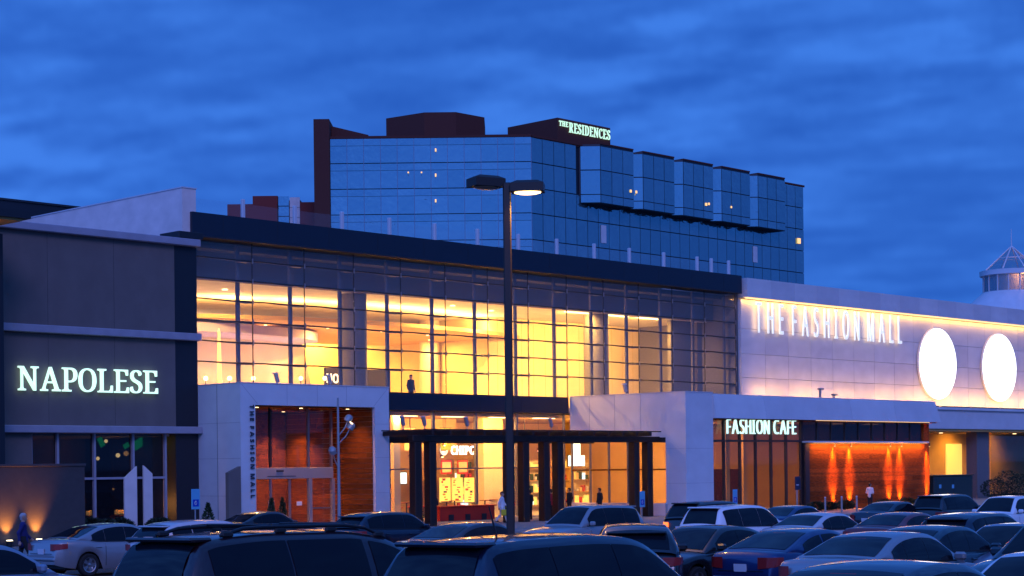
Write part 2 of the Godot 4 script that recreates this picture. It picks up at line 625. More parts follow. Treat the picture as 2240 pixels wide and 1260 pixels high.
func make_car(kind: String, label: String, paint: Material, at: Vector3, heading: float, opt := {}) -> Node3D:
	# heading: turn about y away from the direction of the facade
	var c := car_kind(kind)
	c.merge(opt, true)
	var n := lot_normal(at)
	var x := (FB * Vector3(cos(heading), 0, -sin(heading)))
	x = (x - n * x.dot(n)).normalized()
	var t := thing("parked_car", label, "car", Vector3(at.x, lot(at) + 0.002, at.z), Basis(x, n, x.cross(n)), "cars in the car park")
	var key := kind
	if not boxes.has("car " + key):
		boxes["car " + key] = {"body": car_body(c), "rear": top_glass(c, c.rear[0], c.rear[1]), "front": top_glass(c, c.front[1], c.front[0]), "side": {}}
		var k: Dictionary = boxes["car " + key]
		for s in [-1.0, 1.0]:
			k.side[s] = c.side.map(func(e): return side_glass(c, e[0], e[1], s))
	var g: Dictionary = boxes["car " + key]
	part(t, "body", g.body, paint)
	lb(t, "underbody", M.black_trim, Vector3(0, 0.34, 0), Vector3(c.l - 0.5, 0.3, c.w - 0.3), 0.05)
	part(t, "rear_window", g.rear, M.car_glass)
	part(t, "windshield", g.front, M.car_glass)
	for s in [-1.0, 1.0]:
		for e in g.side[s]:
			part(t, "side_window", e, M.car_glass)
	var L: float = c.l * 0.5
	# lamps
	for s in [-1.0, 1.0]:
		var zi: float = c.w * 0.5
		var dk := "tail %s %s" % [kind, s]
		if not boxes.has(dk):
			match c.tail:
				"sedan": boxes[dk] = deck_patch(c, -L, 0.74, 0.94, s * zi * 0.56, s * zi * 0.88, 0.28)
				"wedge": boxes[dk] = deck_patch(c, -L, 0.70, 0.93, s * zi * 0.48, s * zi * 0.88, 0.22)
				_: boxes[dk] = deck_patch(c, -L, 0.82, 1.0, s * zi * 0.52, s * zi * 0.88, 0.26)
			boxes[dk + "h"] = deck_patch(c, L, 0.56, 0.72, s * zi * 0.5, s * zi * 0.84, 0.34)
		part(t, "taillight", boxes[dk], M.tail_lit if opt.get("lit", false) else M.tail_red)
		part(t, "headlight", boxes[dk + "h"], M.headlamp)
		# mirror
		var mx: float = c.front[1] - 0.34
		var mz := belt_half(c, mx)
		lb(t, "mirror", paint, Vector3(mx, along(c.deck, mx) + 0.1, s * (mz + 0.13)), Vector3(0.12, 0.15, 0.22), 0.04)
	# shut lines of the doors and boot, and the dark trim under the windows
	for s in [-1.0, 1.0]:
		var sk := "seams %s %s" % [kind, s]
		if not boxes.has(sk):
			var made := []
			for x0 in [c.side[-1][1] - 0.06, c.side[-1][0] - 0.01] + ([] if kind == "coupe" else [c.side[-2][0] - 0.02]):
				var st2 := begin()
				var rows := []
				for k in 8:
					var y := lerpf(0.3, along(c.deck, x0) - 0.05, k / 7.0)
					var z := flank(c, x0, y) + 0.004
					rows.append([Vector3(x0 - 0.008, y, s * z), Vector3(x0 + 0.008, y, s * z)] if s < 0 else [Vector3(x0 + 0.008, y, s * z), Vector3(x0 - 0.008, y, s * z)])
				sheet(st2, rows, 1)
				made.append(done(st2))
			var st3 := begin()
			var rows3 := []
			for k in 17:
				var xx := lerpf(c.side[0][0] - 0.05, c.side[-1][1] + 0.12, k / 16.0)
				var y := along(c.deck, xx)
				var z := side_z(c, xx, y + 0.02)
				var row := [Vector3(xx, y + 0.005, s * (z + 0.012)), Vector3(xx, y + 0.036, s * (z + 0.010))]
				if s < 0:
					row.reverse()
				rows3.append(row)
			sheet(st3, rows3, 1)
			made.append(done(st3))
			boxes[sk] = made
		for k in boxes[sk].size():
			part(t, "door_seam" if k < boxes[sk].size() - 1 else "window_trim", boxes[sk][k], M.black_trim)
	if c.tail in ["sedan", "wedge"]:
		lb(t, "boot_seam", M.black_trim, Vector3(-L - 0.006, 0.66, 0), Vector3(0.012, 0.012, c.w * 0.62))
		lb(t, "high_brake_light", M.tail_red, Vector3(c.rear[1] - 0.1, along(c.roof, c.rear[1] - 0.1) + 0.03, 0), Vector3(0.05, 0.02, 0.3), 0.008)
	for e in ([0.0] if kind == "coupe" else [-0.78, 0.25]):
		for s in [-1.0, 1.0]:
			lb(t, "door_handle", paint, Vector3(e - 0.25, along(c.deck, e) - 0.14, s * (half_width(c, e) + 0.008)), Vector3(0.2, 0.03, 0.035), 0.012)
	var plate := lb(t, "licence_plate", M.plate, Vector3(-L - 0.008, 0.72 if kind in ["sedan", "coupe"] else 0.78, 0), Vector3(0.02, 0.15, 0.3))
	plate.rotation.z = 0.08
	lb(t, "rear_bumper", M.black_trim if kind in ["suv"] else paint, Vector3(-L + 0.02, 0.5, 0), Vector3(0.12, 0.13, c.w * 0.8), 0.05)
	lb(t, "grille", M.black_trim, Vector3(L - 0.02, 0.5, 0), Vector3(0.06, 0.14, 1.0), 0.025)
	if kind in ["suv", "van", "hatch"]:
		var rx: float = c.roof[0][0]
		lb(t, "rear_spoiler", paint, Vector3(rx + 0.33, along(c.roof, rx + 0.33) + 0.045, 0), Vector3(0.3, 0.05, c.w * 0.62), 0.022)
		lb(t, "rear_wiper", M.black_trim, Vector3(rx + 0.09, along(c.deck, rx) + 0.14, 0.1), Vector3(0.03, 0.02, 0.5))
	if c.get("rails", false):
		var xr0: float = c.roof[3][0] + 0.25
		var xr1: float = c.front[0] - 0.1
		for s in [-1.0, 1.0]:
			var st := begin()
			var pts := []
			for i in 9:
				var xx := lerpf(xr0, xr1, i / 8.0)
				pts.append(Vector3(xx, along(c.roof, xx) + 0.075 - (0.05 if i in [0, 8] else 0.0), s * (roof_half(c, xx) + 0.01)))
			tube(st, pts, [0.018, 0.022, 0.022, 0.022, 0.022, 0.022, 0.022, 0.022, 0.018], 6)
			var rail := part(t, "roof_rail", done(st), M.dark_metal)
			for i in [0.04, 0.35, 0.66, 0.96]:
				var xx := lerpf(xr0, xr1, i)
				lb(rail, "rail_foot", M.black_trim, Vector3(xx, along(c.roof, xx) + 0.035, s * (roof_half(c, xx) + 0.01)), Vector3(0.16, 0.07, 0.05), 0.02)
		for xx in [lerpf(xr0, xr1, 0.3), lerpf(xr0, xr1, 0.75)]:
			lb(t, "cross_bar", M.dark_metal, Vector3(xx, along(c.roof, xx) + 0.095, 0), Vector3(0.06, 0.03, roof_half(c, xx) * 2.0), 0.012)
	if c.get("antenna", false):
		var st := begin()
		var xa: float = c.roof[4][0]
		tube(st, [Vector3(xa, along(c.roof, xa), 0.2), Vector3(xa - 0.12, along(c.roof, xa) + 0.34, 0.2)], [0.012, 0.006], 6)
		part(t, "antenna", done(st), M.black_trim)
	# wheels
	for ax in c.axles:
		for s in [-1.0, 1.0]:
			var w := Node3D.new()
			w.name = "wheel"
			t.add_child(w, true)
			w.position = Vector3(ax, c.wheel, s * (c.w * 0.5 - 0.12))
			w.rotation.x = s * PI / 2
			var r: float = c.wheel
			part(w, "tyre", lathe_once("tyre %.3f" % r, [[r * 0.66, -0.1], [r * 0.9, -0.105], [r * 0.985, -0.08], [r, -0.03], [r, 0.04], [r * 0.985, 0.085], [r * 0.9, 0.105], [r * 0.66, 0.1], [r * 0.64, 0.05]], 28), M.rubber)
			part(w, "rim", rim_mesh(r * 0.67), M.rim)
	return t

func lathe_once(key: String, profile: Array, n: int) -> ArrayMesh:
	if not boxes.has(key):
		boxes[key] = lathe(profile, n)
	return boxes[key]

func rim_mesh(r: float) -> ArrayMesh:
	var key := "rim %.3f" % r
	if not boxes.has(key):
		var st := begin()
		for k in 32:      # outer ring
			var a0 := TAU * k / 32
			var a1 := TAU * (k + 1) / 32
			var p := func(a, rr, y): return Vector3(cos(a) * rr, y, -sin(a) * rr)
			quad(st, p.call(a0, r * 0.88, 0.085), p.call(a0, r, 0.098), p.call(a1, r, 0.098), p.call(a1, r * 0.88, 0.085), 1)
			quad(st, p.call(a0, r * 0.88, 0.0), p.call(a0, r * 0.88, 0.085), p.call(a1, r * 0.88, 0.085), p.call(a1, r * 0.88, 0.0), 2)
			quad(st, Vector3(0, 0, 0), p.call(a0, r * 0.88, 0.0), p.call(a1, r * 0.88, 0.0), Vector3(0, 0, 0.0001), 3)
		for k in 5:
			for side in [-1.0, 1.0]:
				var a: float = TAU * k / 5 + side * 0.16
				var d := Vector3(cos(a), 0, -sin(a))
				var q := Vector3(-d.z, 0, d.x) * 0.022
				quad(st, -q + Vector3(0, 0.07, 0), d * r * 0.92 - q + Vector3(0, 0.085, 0), d * r * 0.92 + q + Vector3(0, 0.085, 0), q + Vector3(0, 0.07, 0))
		for k in 16:
			var a0 := TAU * k / 16
			var a1 := TAU * (k + 1) / 16
			tri(st, Vector3(0, 0.09, 0), Vector3(cos(a0) * 0.055, 0.08, -sin(a0) * 0.055), Vector3(cos(a1) * 0.055, 0.08, -sin(a1) * 0.055))
		boxes[key] = done(st)
	return boxes[key]

# ---------------------------------------------------------------- people
# bones are [from, to, radius there, radius here]; the field's smooth union is meshed as surface nets
func flesh(bones: Array, cell: float, blend: float) -> ArrayMesh:
	var lo := Vector3.ONE * 1e9
	var hi := -lo
	for e in bones:
		for k in 2:
			lo = lo.min(e[k] - Vector3.ONE * (e[2 + k] + 3 * cell))
			hi = hi.max(e[k] + Vector3.ONE * (e[2 + k] + 3 * cell))
	var nx := int((hi.x - lo.x) / cell) + 2
	var ny := int((hi.y - lo.y) / cell) + 2
	var nz := int((hi.z - lo.z) / cell) + 2
	var f := PackedFloat32Array()
	f.resize(nx * ny * nz)
	f.fill(1.0)
	for e in bones:
		var p: Vector3 = e[0]
		var q: Vector3 = e[1]
		var ra: float = e[2]
		var rb: float = e[3]
		var squash: Vector3 = e[4] if e.size() > 4 else Vector3.ONE
		var d := q - p
		var dd := maxf(d.length_squared(), 1e-8)
		var reach := maxf(ra, rb) + blend + 2 * cell
		var b0 := ((p.min(q) - Vector3.ONE * reach - lo) / cell).floor()
		var b1 := ((p.max(q) + Vector3.ONE * reach - lo) / cell).ceil()
		for k in range(maxi(0, int(b0.z)), mini(nz, int(b1.z) + 1)):
			for j in range(maxi(0, int(b0.y)), mini(ny, int(b1.y) + 1)):
				for i in range(maxi(0, int(b0.x)), mini(nx, int(b1.x) + 1)):
					var x := lo + Vector3(i, j, k) * cell
					var t := clampf((x - p).dot(d) / dd, 0.0, 1.0)
					var v := ((x - p - d * t) * squash).length() - lerpf(ra, rb, t)
					var at := (k * ny + j) * nx + i
					var old := f[at]
					var h := maxf(blend - absf(old - v), 0.0) / blend
					f[at] = minf(old, v) - h * h * blend * 0.25
	var index := PackedInt32Array()
	index.resize(nx * ny * nz)
	index.fill(-1)
	var verts := PackedVector3Array()
	for k in nz - 1:
		for j in ny - 1:
			for i in nx - 1:
				var at := (k * ny + j) * nx + i
				var neg := 0
				for o in 8:
					if f[at + (o & 1) + ((o >> 1) & 1) * nx + (o >> 2) * nx * ny] < 0.0:
						neg += 1
				if neg == 0 or neg == 8:
					continue
				var sum := Vector3.ZERO
				var n := 0
				for ax in 3:
					for o in 4:
						var c0 := Vector3i.ZERO
						c0[(ax + 1) % 3] = o & 1
						c0[(ax + 2) % 3] = o >> 1
						var c1 := c0
						c1[ax] = 1
						var v0 := f[at + c0.x + c0.y * nx + c0.z * nx * ny]
						var v1 := f[at + c1.x + c1.y * nx + c1.z * nx * ny]
						if (v0 < 0.0) != (v1 < 0.0):
							sum += Vector3(c0).lerp(Vector3(c1), v0 / (v0 - v1))
							n += 1
				index[at] = verts.size()
				verts.append(lo + (Vector3(i, j, k) + sum / n) * cell)
	var tris := PackedInt32Array()
	var step := [1, nx, nx * ny]
	for k in range(1, nz - 1):
		for j in range(1, ny - 1):
			for i in range(1, nx - 1):
				var at := (k * ny + j) * nx + i
				for ax in 3:
					var inside := f[at] < 0.0
					if inside == (f[at + step[ax]] < 0.0):
						continue
					var u: int = step[(ax + 1) % 3]
					var w: int = step[(ax + 2) % 3]
					var a := index[at - u - w]
					var b := index[at - w]
					var c := index[at]
					var d := index[at - u]
					if mini(mini(a, b), mini(c, d)) < 0:
						continue
					tris.append_array(PackedInt32Array([a, c, b, a, d, c]) if inside else PackedInt32Array([a, b, c, a, c, d]))
	var st := begin()
	for v in verts:
		st.set_smooth_group(1)
		st.add_vertex(v)
	for t in tris:
		st.add_index(t)
	st.generate_normals()
	return st.commit()

func pose(kind: String) -> Dictionary:
	# joints for a figure 1.72 m tall, facing +x, z to its right
	var j := {
		"hip": Vector3(0, 0.93, 0), "waist": Vector3(0, 1.1, 0), "chest": Vector3(0, 1.3, 0), "neck": Vector3(0.0, 1.46, 0), "head": Vector3(0.02, 1.6, 0),
		"hipR": Vector3(0, 0.9, 0.09), "hipL": Vector3(0, 0.9, -0.09), "kneeR": Vector3(0.03, 0.49, 0.1), "kneeL": Vector3(0.03, 0.49, -0.1), "ankR": Vector3(0, 0.08, 0.1), "ankL": Vector3(0, 0.08, -0.1),
		"shR": Vector3(0, 1.39, 0.18), "shL": Vector3(0, 1.39, -0.18), "elR": Vector3(-0.03, 1.11, 0.24), "elL": Vector3(-0.03, 1.11, -0.24), "wrR": Vector3(0.05, 0.86, 0.25), "wrL": Vector3(0.05, 0.86, -0.25)}
	if kind == "walk":
		j.merge({"kneeR": Vector3(0.19, 0.5, 0.09), "ankR": Vector3(0.3, 0.1, 0.09), "kneeL": Vector3(-0.08, 0.49, -0.09), "ankL": Vector3(-0.36, 0.16, -0.09), "elR": Vector3(-0.14, 1.13, 0.22), "wrR": Vector3(-0.12, 0.88, 0.25), "elL": Vector3(0.06, 1.11, -0.22), "wrL": Vector3(0.24, 0.93, -0.22)}, true)
	if kind == "bag":      # forearms raised in front
		j.merge({"elR": Vector3(-0.02, 1.12, 0.24), "wrR": Vector3(0.2, 1.05, 0.14), "elL": Vector3(-0.02, 1.12, -0.24), "wrL": Vector3(0.2, 1.05, -0.14)}, true)
	if kind == "sit":
		for k in ["hip", "waist", "chest", "neck", "head", "shR", "shL", "elR", "elL", "wrR", "wrL", "hipR", "hipL"]:
			j[k] += Vector3(0, -0.4, 0)
		j.merge({"kneeR": Vector3(0.42, 0.5, 0.1), "kneeL": Vector3(0.42, 0.5, -0.1), "ankR": Vector3(0.4, 0.08, 0.1), "ankL": Vector3(0.4, 0.08, -0.1), "wrR": Vector3(0.26, 0.72, 0.16), "wrL": Vector3(0.26, 0.72, -0.16), "elR": Vector3(0.0, 0.74, 0.25), "elL": Vector3(0.0, 0.74, -0.25)}, true)
	return j

func person_meshes(kind: String, cell: float, coat: bool) -> Dictionary:
	var key := "person %s %s %.3f" % [kind, coat, cell]
	if boxes.has(key):
		return boxes[key]
	var j := pose(kind)
	var g := {}
	var head: Vector3 = j.head
	var skin := [[j.neck - Vector3(0, 0.05, 0), j.neck + Vector3(0.01, 0.06, 0), 0.055, 0.052],
		[head + Vector3(-0.015, 0.05, 0), head + Vector3(0.0, -0.01, 0), 0.088, 0.078], [head + Vector3(0.02, -0.03, 0), head + Vector3(0.035, -0.08, 0), 0.06, 0.042],
		[head + Vector3(0.085, -0.005, 0), head + Vector3(0.102, -0.028, 0), 0.012, 0.018],
		[head + Vector3(0.07, 0.02, 0.03), head + Vector3(0.072, 0.02, 0.032), 0.016, 0.016], [head + Vector3(0.07, 0.02, -0.03), head + Vector3(0.072, 0.02, -0.032), 0.016, 0.016],
		[head + Vector3(0.078, -0.062, -0.016), head + Vector3(0.078, -0.062, 0.016), 0.012, 0.012],
		[head + Vector3(-0.005, 0.0, 0.082), head + Vector3(-0.01, 0.035, 0.088), 0.014, 0.017], [head + Vector3(-0.005, 0.0, -0.082), head + Vector3(-0.01, 0.035, -0.088), 0.014, 0.017],
		[j.neck, j.chest, 0.06, 0.1], [j.chest, j.hip, 0.09, 0.1], [j.hip, j.hipR, 0.09, 0.08], [j.hip, j.hipL, 0.09, 0.08]]
	for s in ["R", "L"]:
		skin.append([j["sh" + s], j["el" + s], 0.045, 0.038])
		skin.append([j["el" + s], j["wr" + s], 0.038, 0.027])
		skin.append([j["hip" + s], j["knee" + s], 0.075, 0.052])
		skin.append([j["knee" + s], j["ank" + s], 0.05, 0.036])
		skin.append([j["chest"], j["sh" + s], 0.08, 0.055])
		var dir: Vector3 = (j["wr" + s] - j["el" + s]).normalized()
		var wide := Vector3(1, 0, 0) - dir * dir.x
		wide = wide.normalized()
		var palm: Vector3 = j["wr" + s] + dir * 0.05
		skin.append([j["wr" + s], palm + dir * 0.03, 0.026, 0.03])
		for i in 4:
			var root := palm + dir * 0.035 + wide * (0.028 - 0.019 * i)
			var mid := root + dir * (0.035 if i in [1, 2] else 0.028)
			skin.append([root, mid, 0.0105, 0.0095])
			skin.append([mid, mid + (dir + Vector3(0, 0, -0.5 if s == "R" else 0.5)).normalized() * 0.032, 0.0095, 0.008])
		skin.append([palm - dir * 0.01 + wide * 0.024, palm + dir * 0.03 + wide * 0.055, 0.012, 0.0095])
	g["body"] = flesh(skin, cell * 0.8, 0.025)
	g["hair"] = flesh([[head + Vector3(-0.03, 0.068, 0), head + Vector3(0.01, 0.075, 0), 0.086, 0.08], [head + Vector3(-0.05, 0.03, 0), head + Vector3(-0.055, -0.04, 0), 0.075, 0.055]], cell * 0.8, 0.03)
	var top := [[j.chest + Vector3(0, 0.04, 0.07), j.waist + Vector3(0, 0, 0.05), 0.125, 0.115, Vector3(1.1, 1, 1)], [j.chest + Vector3(0, 0.04, -0.07), j.waist + Vector3(0, 0, -0.05), 0.125, 0.115, Vector3(1.1, 1, 1)],
		[j.waist, j.hip + Vector3(0, -0.12 if coat else -0.02, 0), 0.145, 0.165 if coat else 0.15], [j.neck - Vector3(0, 0.03, 0), j.chest, 0.07, 0.11]]
	for s in ["R", "L"]:
		top.append([j["sh" + s], j["el" + s], 0.068, 0.055])
		top.append([j["el" + s], j["wr" + s] - (j["wr" + s] - j["el" + s]) * 0.06, 0.053, 0.042])
	g["top"] = flesh(top, cell, 0.05)
	var legs := [[j.hip + Vector3(0, 0.06, 0.04), j.hip + Vector3(0, 0.06, -0.04), 0.125, 0.125]]
	var shoes := []
	for s in ["R", "L"]:
		legs.append([j["hip" + s], j["knee" + s], 0.1, 0.07])
		legs.append([j["knee" + s], j["ank" + s] + Vector3(0, 0.0, 0), 0.07, 0.058])
		shoes.append([j["ank" + s] + Vector3(-0.03, -0.035, 0), j["ank" + s] + Vector3(0.14, -0.045, 0), 0.043, 0.035])
	g["trousers"] = flesh(legs, cell, 0.03)
	g["shoes"] = flesh(shoes, cell, 0.02)
	boxes[key] = g
	return g

func person(label: String, at: Vector3, facing: float, kind: String, cell: float, coat: bool, colors: Dictionary, height := 1.72) -> Node3D:
	# facing: turn about y from world +x
	var t := thing("person", label, "person", at, Basis(Vector3.UP, facing).scaled(Vector3.ONE * height / 1.72), "people around the mall")
	var g := person_meshes(kind, cell, coat)
	part(t, "body", g.body, M.skin)
	part(t, "hair", g.hair, colors.hair)
	part(t, "jacket" if coat else "shirt", g.top, colors.top)
	part(t, "trousers", g.trousers, colors.legs)
	part(t, "shoes", g.shoes, M.black_trim)
	return t

# ---------------------------------------------------------------- the scene
func _ready() -> void:
	rng.seed = 20240611
	view()
	materials()
	ground()
	restaurant()
	atrium()
	atrium_inside()
	portal()
	shops()
	cafe()
	wing()
	pergola()
	tower()
	cupola()
	far_left()
	street_things()
	cars()
	people()

func view() -> void:
	var cam := Camera3D.new()
	cam.name = "camera"
	add_child(cam)
	cam.position = Vector3(0, EYE, 0)
	cam.rotation.z = -ROLL
	cam.near = 0.1
	cam.far = 4000.0
	cam.projection = Camera3D.PROJECTION_FRUSTUM
	cam.size = 0.1 * 1260.0 / FOCAL
	cam.frustum_offset = Vector2(0, 0.1 * 388.0 / FOCAL)
	cam.current = true
	var env := Environment.new()
	env.background_mode = Environment.BG_SKY
	var sky := Sky.new()
	var pan := PanoramaSkyMaterial.new()
	pan.panorama = sky_picture()
	sky.sky_material = pan
	env.sky = sky
	env.background_energy_multiplier = 1.0
	env.tonemap_mode = Environment.TONE_MAPPER_LINEAR
	env.tonemap_exposure = 1.0
	env.sdfgi_enabled = true
	env.ssao_enabled = true
	env.ssil_enabled = true
	var we := WorldEnvironment.new()
	we.name = "world_environment"
	we.environment = env
	add_child(we)
	# the last light of the western sky, low behind the camera, very soft
	var sun := DirectionalLight3D.new()
	sun.name = "afterglow"
	sun.light_color = Color(0.70, 0.68, 1.0)
	sun.light_energy = 0.30
	sun.light_angular_distance = 20.0
	sun.shadow_enabled = true
	sun.sky_mode = DirectionalLight3D.SKY_MODE_LIGHT_ONLY
	add_child(sun)
	var from := Vector3(0.2, 0.62, 1.0)
	sun.look_at_from_position(from * 50.0, Vector3.ZERO)

func sky_picture() -> ImageTexture:
	var w := 2048
	var h := 1024
	var big := FastNoiseLite.new()
	big.seed = 11
	big.frequency = 0.55
	big.fractal_octaves = 4
	var fine := FastNoiseLite.new()
	fine.seed = 5
	fine.frequency = 1.0
	fine.fractal_octaves = 6
	fine.fractal_gain = 0.52
	fine.domain_warp_enabled = true
	fine.domain_warp_amplitude = 0.3
	fine.domain_warp_frequency = 0.7
	var data := PackedFloat32Array()
	data.resize(w * h * 3)
	var at := 0
	for j in h:
		var el := (0.5 - (j + 0.5) / h) * PI
		var se := sin(el)
		var ce := cos(el)
		for i in w:
			var r := 0.012
			var g := 0.05
			var b := 0.26
			if el > -0.02:
				var az := (i + 0.5) / w * TAU      # column 0 lies straight ahead of the camera
				var x := sin(az) * ce
				var z := -cos(az) * ce
				# clouds lie on a layer overhead: far ones are drawn out along the horizon
				var k := 1.0 / (maxf(se, 0.0) + 0.11)
				var px := x * k
				var pz := z * k
				var n1 := big.get_noise_2d(px * 1.25 + pz * 0.3, pz * 1.0)
				var n2 := fine.get_noise_3d(px * 2.7 + pz * 1.1, pz * 6.2 - px * 2.3, 3.0)
				var c := clampf(0.44 + 0.5 * n1 + (0.45 + 0.9 * clampf(n1 + 0.35, 0.0, 1.0)) * n2, 0.0, 1.0)
				c = pow(c, 1.35)
				var low := exp(-maxf(el, 0.0) / 0.10)
				c = lerpf(c, 0.36, low * 0.55)
				r = lerpf(0.020, 0.050, c)
				g = lerpf(0.108, 0.210, c)
				b = lerpf(0.52, 0.80, c)
				# the afterglow lies behind the camera
				var west := 0.5 + 0.5 * (z * 0.78 - x * 0.62) / maxf(ce, 0.05)
				west = west * west
				var lift := 1.0 + 1.1 * west
				var rose := 0.06 * west * exp(-maxf(el, 0.0) / 0.35)
				r = r * lift + rose
				g = g * lift + rose * 0.7
				b = b * lift + rose * 0.6
			data[at] = r
			data[at + 1] = g
			data[at + 2] = b
			at += 3
	return ImageTexture.create_from_image(Image.create_from_data(w, h, false, Image.FORMAT_RGBF, data.to_byte_array()))

func materials() -> void:
	var blot := noise_tex(1, 0.012, 0.92, 1.0)
	var speck := noise_tex(2, 0.06, 0.82, 1.0)
	var mottle := noise_tex(3, 0.02, 0.89, 1.0, 512, 512, 5)
	var wavy := noise_tex(9, 0.012, 0.0, 1.0)
	wavy.color_ramp = null
	wavy.as_normal_map = true
	wavy.bump_strength = 6.0
	var wood := noise_tex(4, 0.03, 0.45, 1.0, 128, 1024, 5)
	var rough_ground := noise_tex(6, 0.1, 0.6, 1.0, 512, 512, 5)
	grain(mat("white_panel", 0.70, 0.70, 0.72, 0.5), blot, Vector3.ONE * 0.12)
	grain(mat("white_panel_b", 0.64, 0.64, 0.67, 0.5), blot, Vector3.ONE * 0.12)
	grain(mat("white_panel_c", 0.72, 0.71, 0.70, 0.5), blot, Vector3.ONE * 0.12)
	grain(mat("stucco", 0.175, 0.143, 0.132, 0.9), mottle, Vector3(0.10, 0.05, 0.10), 0.1)
	grain(mat("pale_stucco", 0.86, 0.72, 0.67, 0.85), mottle, Vector3.ONE * 0.1, 0.1)
	grain(mat("ledge", 0.38, 0.36, 0.42, 0.6), mottle, Vector3.ONE * 0.15)
	grain(mat("navy_panel", 0.009, 0.013, 0.03, 0.4), blot, Vector3.ONE * 0.1)
	grain(mat("dark_wall", 0.012, 0.013, 0.02, 0.5), blot, Vector3.ONE * 0.2)
	grain(mat("low_wall", 0.065, 0.055, 0.055, 0.85), mottle, Vector3.ONE * 0.3, 0.2)
	mat("steel", 0.25, 0.25, 0.27, 0.4, 0.6)
	mat("dark_steel", 0.03, 0.03, 0.035, 0.45, 0.3)
	mat("white_metal", 0.6, 0.6, 0.63, 0.4)
	grain(mat("interior_cream", 0.80, 0.66, 0.37, 0.8), blot, Vector3.ONE * 0.1)
	grain(mat("interior_white", 0.8, 0.78, 0.74, 0.8), blot, Vector3.ONE * 0.1)
	grain(mat("interior_amber", 0.68, 0.42, 0.15, 0.8), blot, Vector3.ONE * 0.1)
	grain(mat("interior_pink", 0.78, 0.65, 0.53, 0.8), blot, Vector3.ONE * 0.1)
	grain(mat("interior_lilac_lit", 0.55, 0.48, 0.72, 0.8), blot, Vector3.ONE * 0.1)  # carries the lilac light of the ring in its colour
	grain(mat("interior_orange", 0.75, 0.26, 0.03, 0.8), blot, Vector3.ONE * 0.1)
	grain(mat("interior_dark", 0.15, 0.115, 0.09, 0.7), blot, Vector3.ONE * 0.1)
	grain(mat("column_grey", 0.20, 0.19, 0.20, 0.8), speck, Vector3.ONE * 0.3)
	grain(mat("bulkhead", 0.13, 0.125, 0.15, 0.8), blot, Vector3.ONE * 0.1)
	grain(mat("floor_tile", 0.5, 0.45, 0.38, 0.4), blot, Vector3.ONE * 0.2)
	mat("copper", 0.45, 0.2, 0.09, 0.3, 0.9)
	mat("leaf_poster", 0.30, 0.42, 0.06, 0.7)
	mat("red_paint", 0.55, 0.025, 0.012, 0.5)
	for i in 4:
		var k: float = [1.0, 0.75, 0.88, 0.6][i]
		grain(mat("wood_%d" % i, 0.42 * k, 0.115 * k, 0.022 * k, 0.7), wood, Vector3(0.9, 0.35, 0.9), 0.3).uv1_offset = Vector3(i * 0.31, i * 0.17, i * 0.23)
		M["wood_%d" % i].metallic_specular = 0.25
	grain(mat("pergola_wood", 0.035, 0.014, 0.008, 0.6), wood, Vector3(0.4, 1.0, 0.4), 0.3)
	grain(mat("brown_brick", 0.12, 0.026, 0.016, 0.85), speck, Vector3.ONE * 0.3)
	grain(mat("red_brick", 0.26, 0.036, 0.026, 0.85), speck, Vector3.ONE * 0.3)
	grain(mat("sign_board", 0.02, 0.018, 0.02, 0.8), speck, Vector3.ONE * 0.3)
	grain(mat("asphalt", 0.05, 0.05, 0.053, 0.75), rough_ground, Vector3.ONE * 0.22, 0.8)
	grain(mat("pavement", 0.28, 0.27, 0.26, 0.8), speck, Vector3.ONE * 0.25, 0.3)
	grain(mat("kerb", 0.36, 0.35, 0.33, 0.8), speck, Vector3.ONE * 0.5)
	grain(mat("line_paint", 0.62, 0.62, 0.6, 0.7), rough_ground, Vector3.ONE * 0.6)
	pane("clear_glass", 0.5, 0.55, 0.6, 0.05)
	pane("smoked_glass", 0.05, 0.05, 0.06, 0.15)
	pane("dark_glass", 0.01, 0.012, 0.016, 0.72)
	pane("rail_glass", 0.35, 0.45, 0.55, 0.05)
	pane("dome_glass", 0.1, 0.25, 0.35, 0.5)
	for e in ["clear_glass", "smoked_glass", "dark_glass", "rail_glass"]:
		M[e].metallic_specular = 0.2 if e == "rail_glass" else 0.34
	for i in 4:
		var m := mat("tower_glass_%d" % i, [0.23, 0.21, 0.25, 0.22][i], [0.39, 0.37, 0.41, 0.38][i], [0.43, 0.41, 0.45, 0.42][i], 0.04, 0.85)
		m.metallic_specular = 0.5
		m.normal_enabled = true      # panes are never quite flat: what they mirror is warped
		m.normal_texture = wavy
		m.normal_scale = 0.3
		m.uv1_triplanar = true
		m.uv1_world_triplanar = true
		m.uv1_scale = Vector3.ONE * 0.11
	mat("tower_joint", 0.014, 0.018, 0.028, 0.5)
	mat("tower_mullion", 0.16, 0.19, 0.26, 0.4, 0.4)
	mat("room_lamp_glow", 1, 0.9, 0.7)
	glow("lamp_warm", 1.0, 0.72, 0.34, 5.0)
	glow("lamp_hot", 1.0, 0.82, 0.5, 9.0)
	glow("lamp_sodium", 1.0, 0.62, 0.24, 6.0)
	glow("lamp_dim", 1.0, 0.55, 0.2, 1.3)
	glow("cove_lamp", 1.0, 0.66, 0.28, 1.5)
	glow("sign_green", 0.66, 1.0, 0.80, 1.15)
	glow("sign_white", 1.0, 1.0, 1.0, 2.2)
	glow("sign_tower", 0.62, 1.0, 0.66, 1.0)
	glow("letter_edge", 0.9, 0.98, 0.95, 0.7)
	glow("green_lamp", 0.02, 0.9, 0.35, 0.7)
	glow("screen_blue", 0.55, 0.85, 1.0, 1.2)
	glow("added_lilac_lens", 0.6, 0.42, 1.0, 2.0)
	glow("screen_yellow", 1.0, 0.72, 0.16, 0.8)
	glow("tail_lit", 1.0, 0.16, 0.03, 2.5)
	mat("letter_dark", 0.03, 0.03, 0.045, 0.5)
	# cars
	var cg := mat("car_glass", 0.006, 0.009, 0.014, 0.03)
	cg.metallic_specular = 0.33
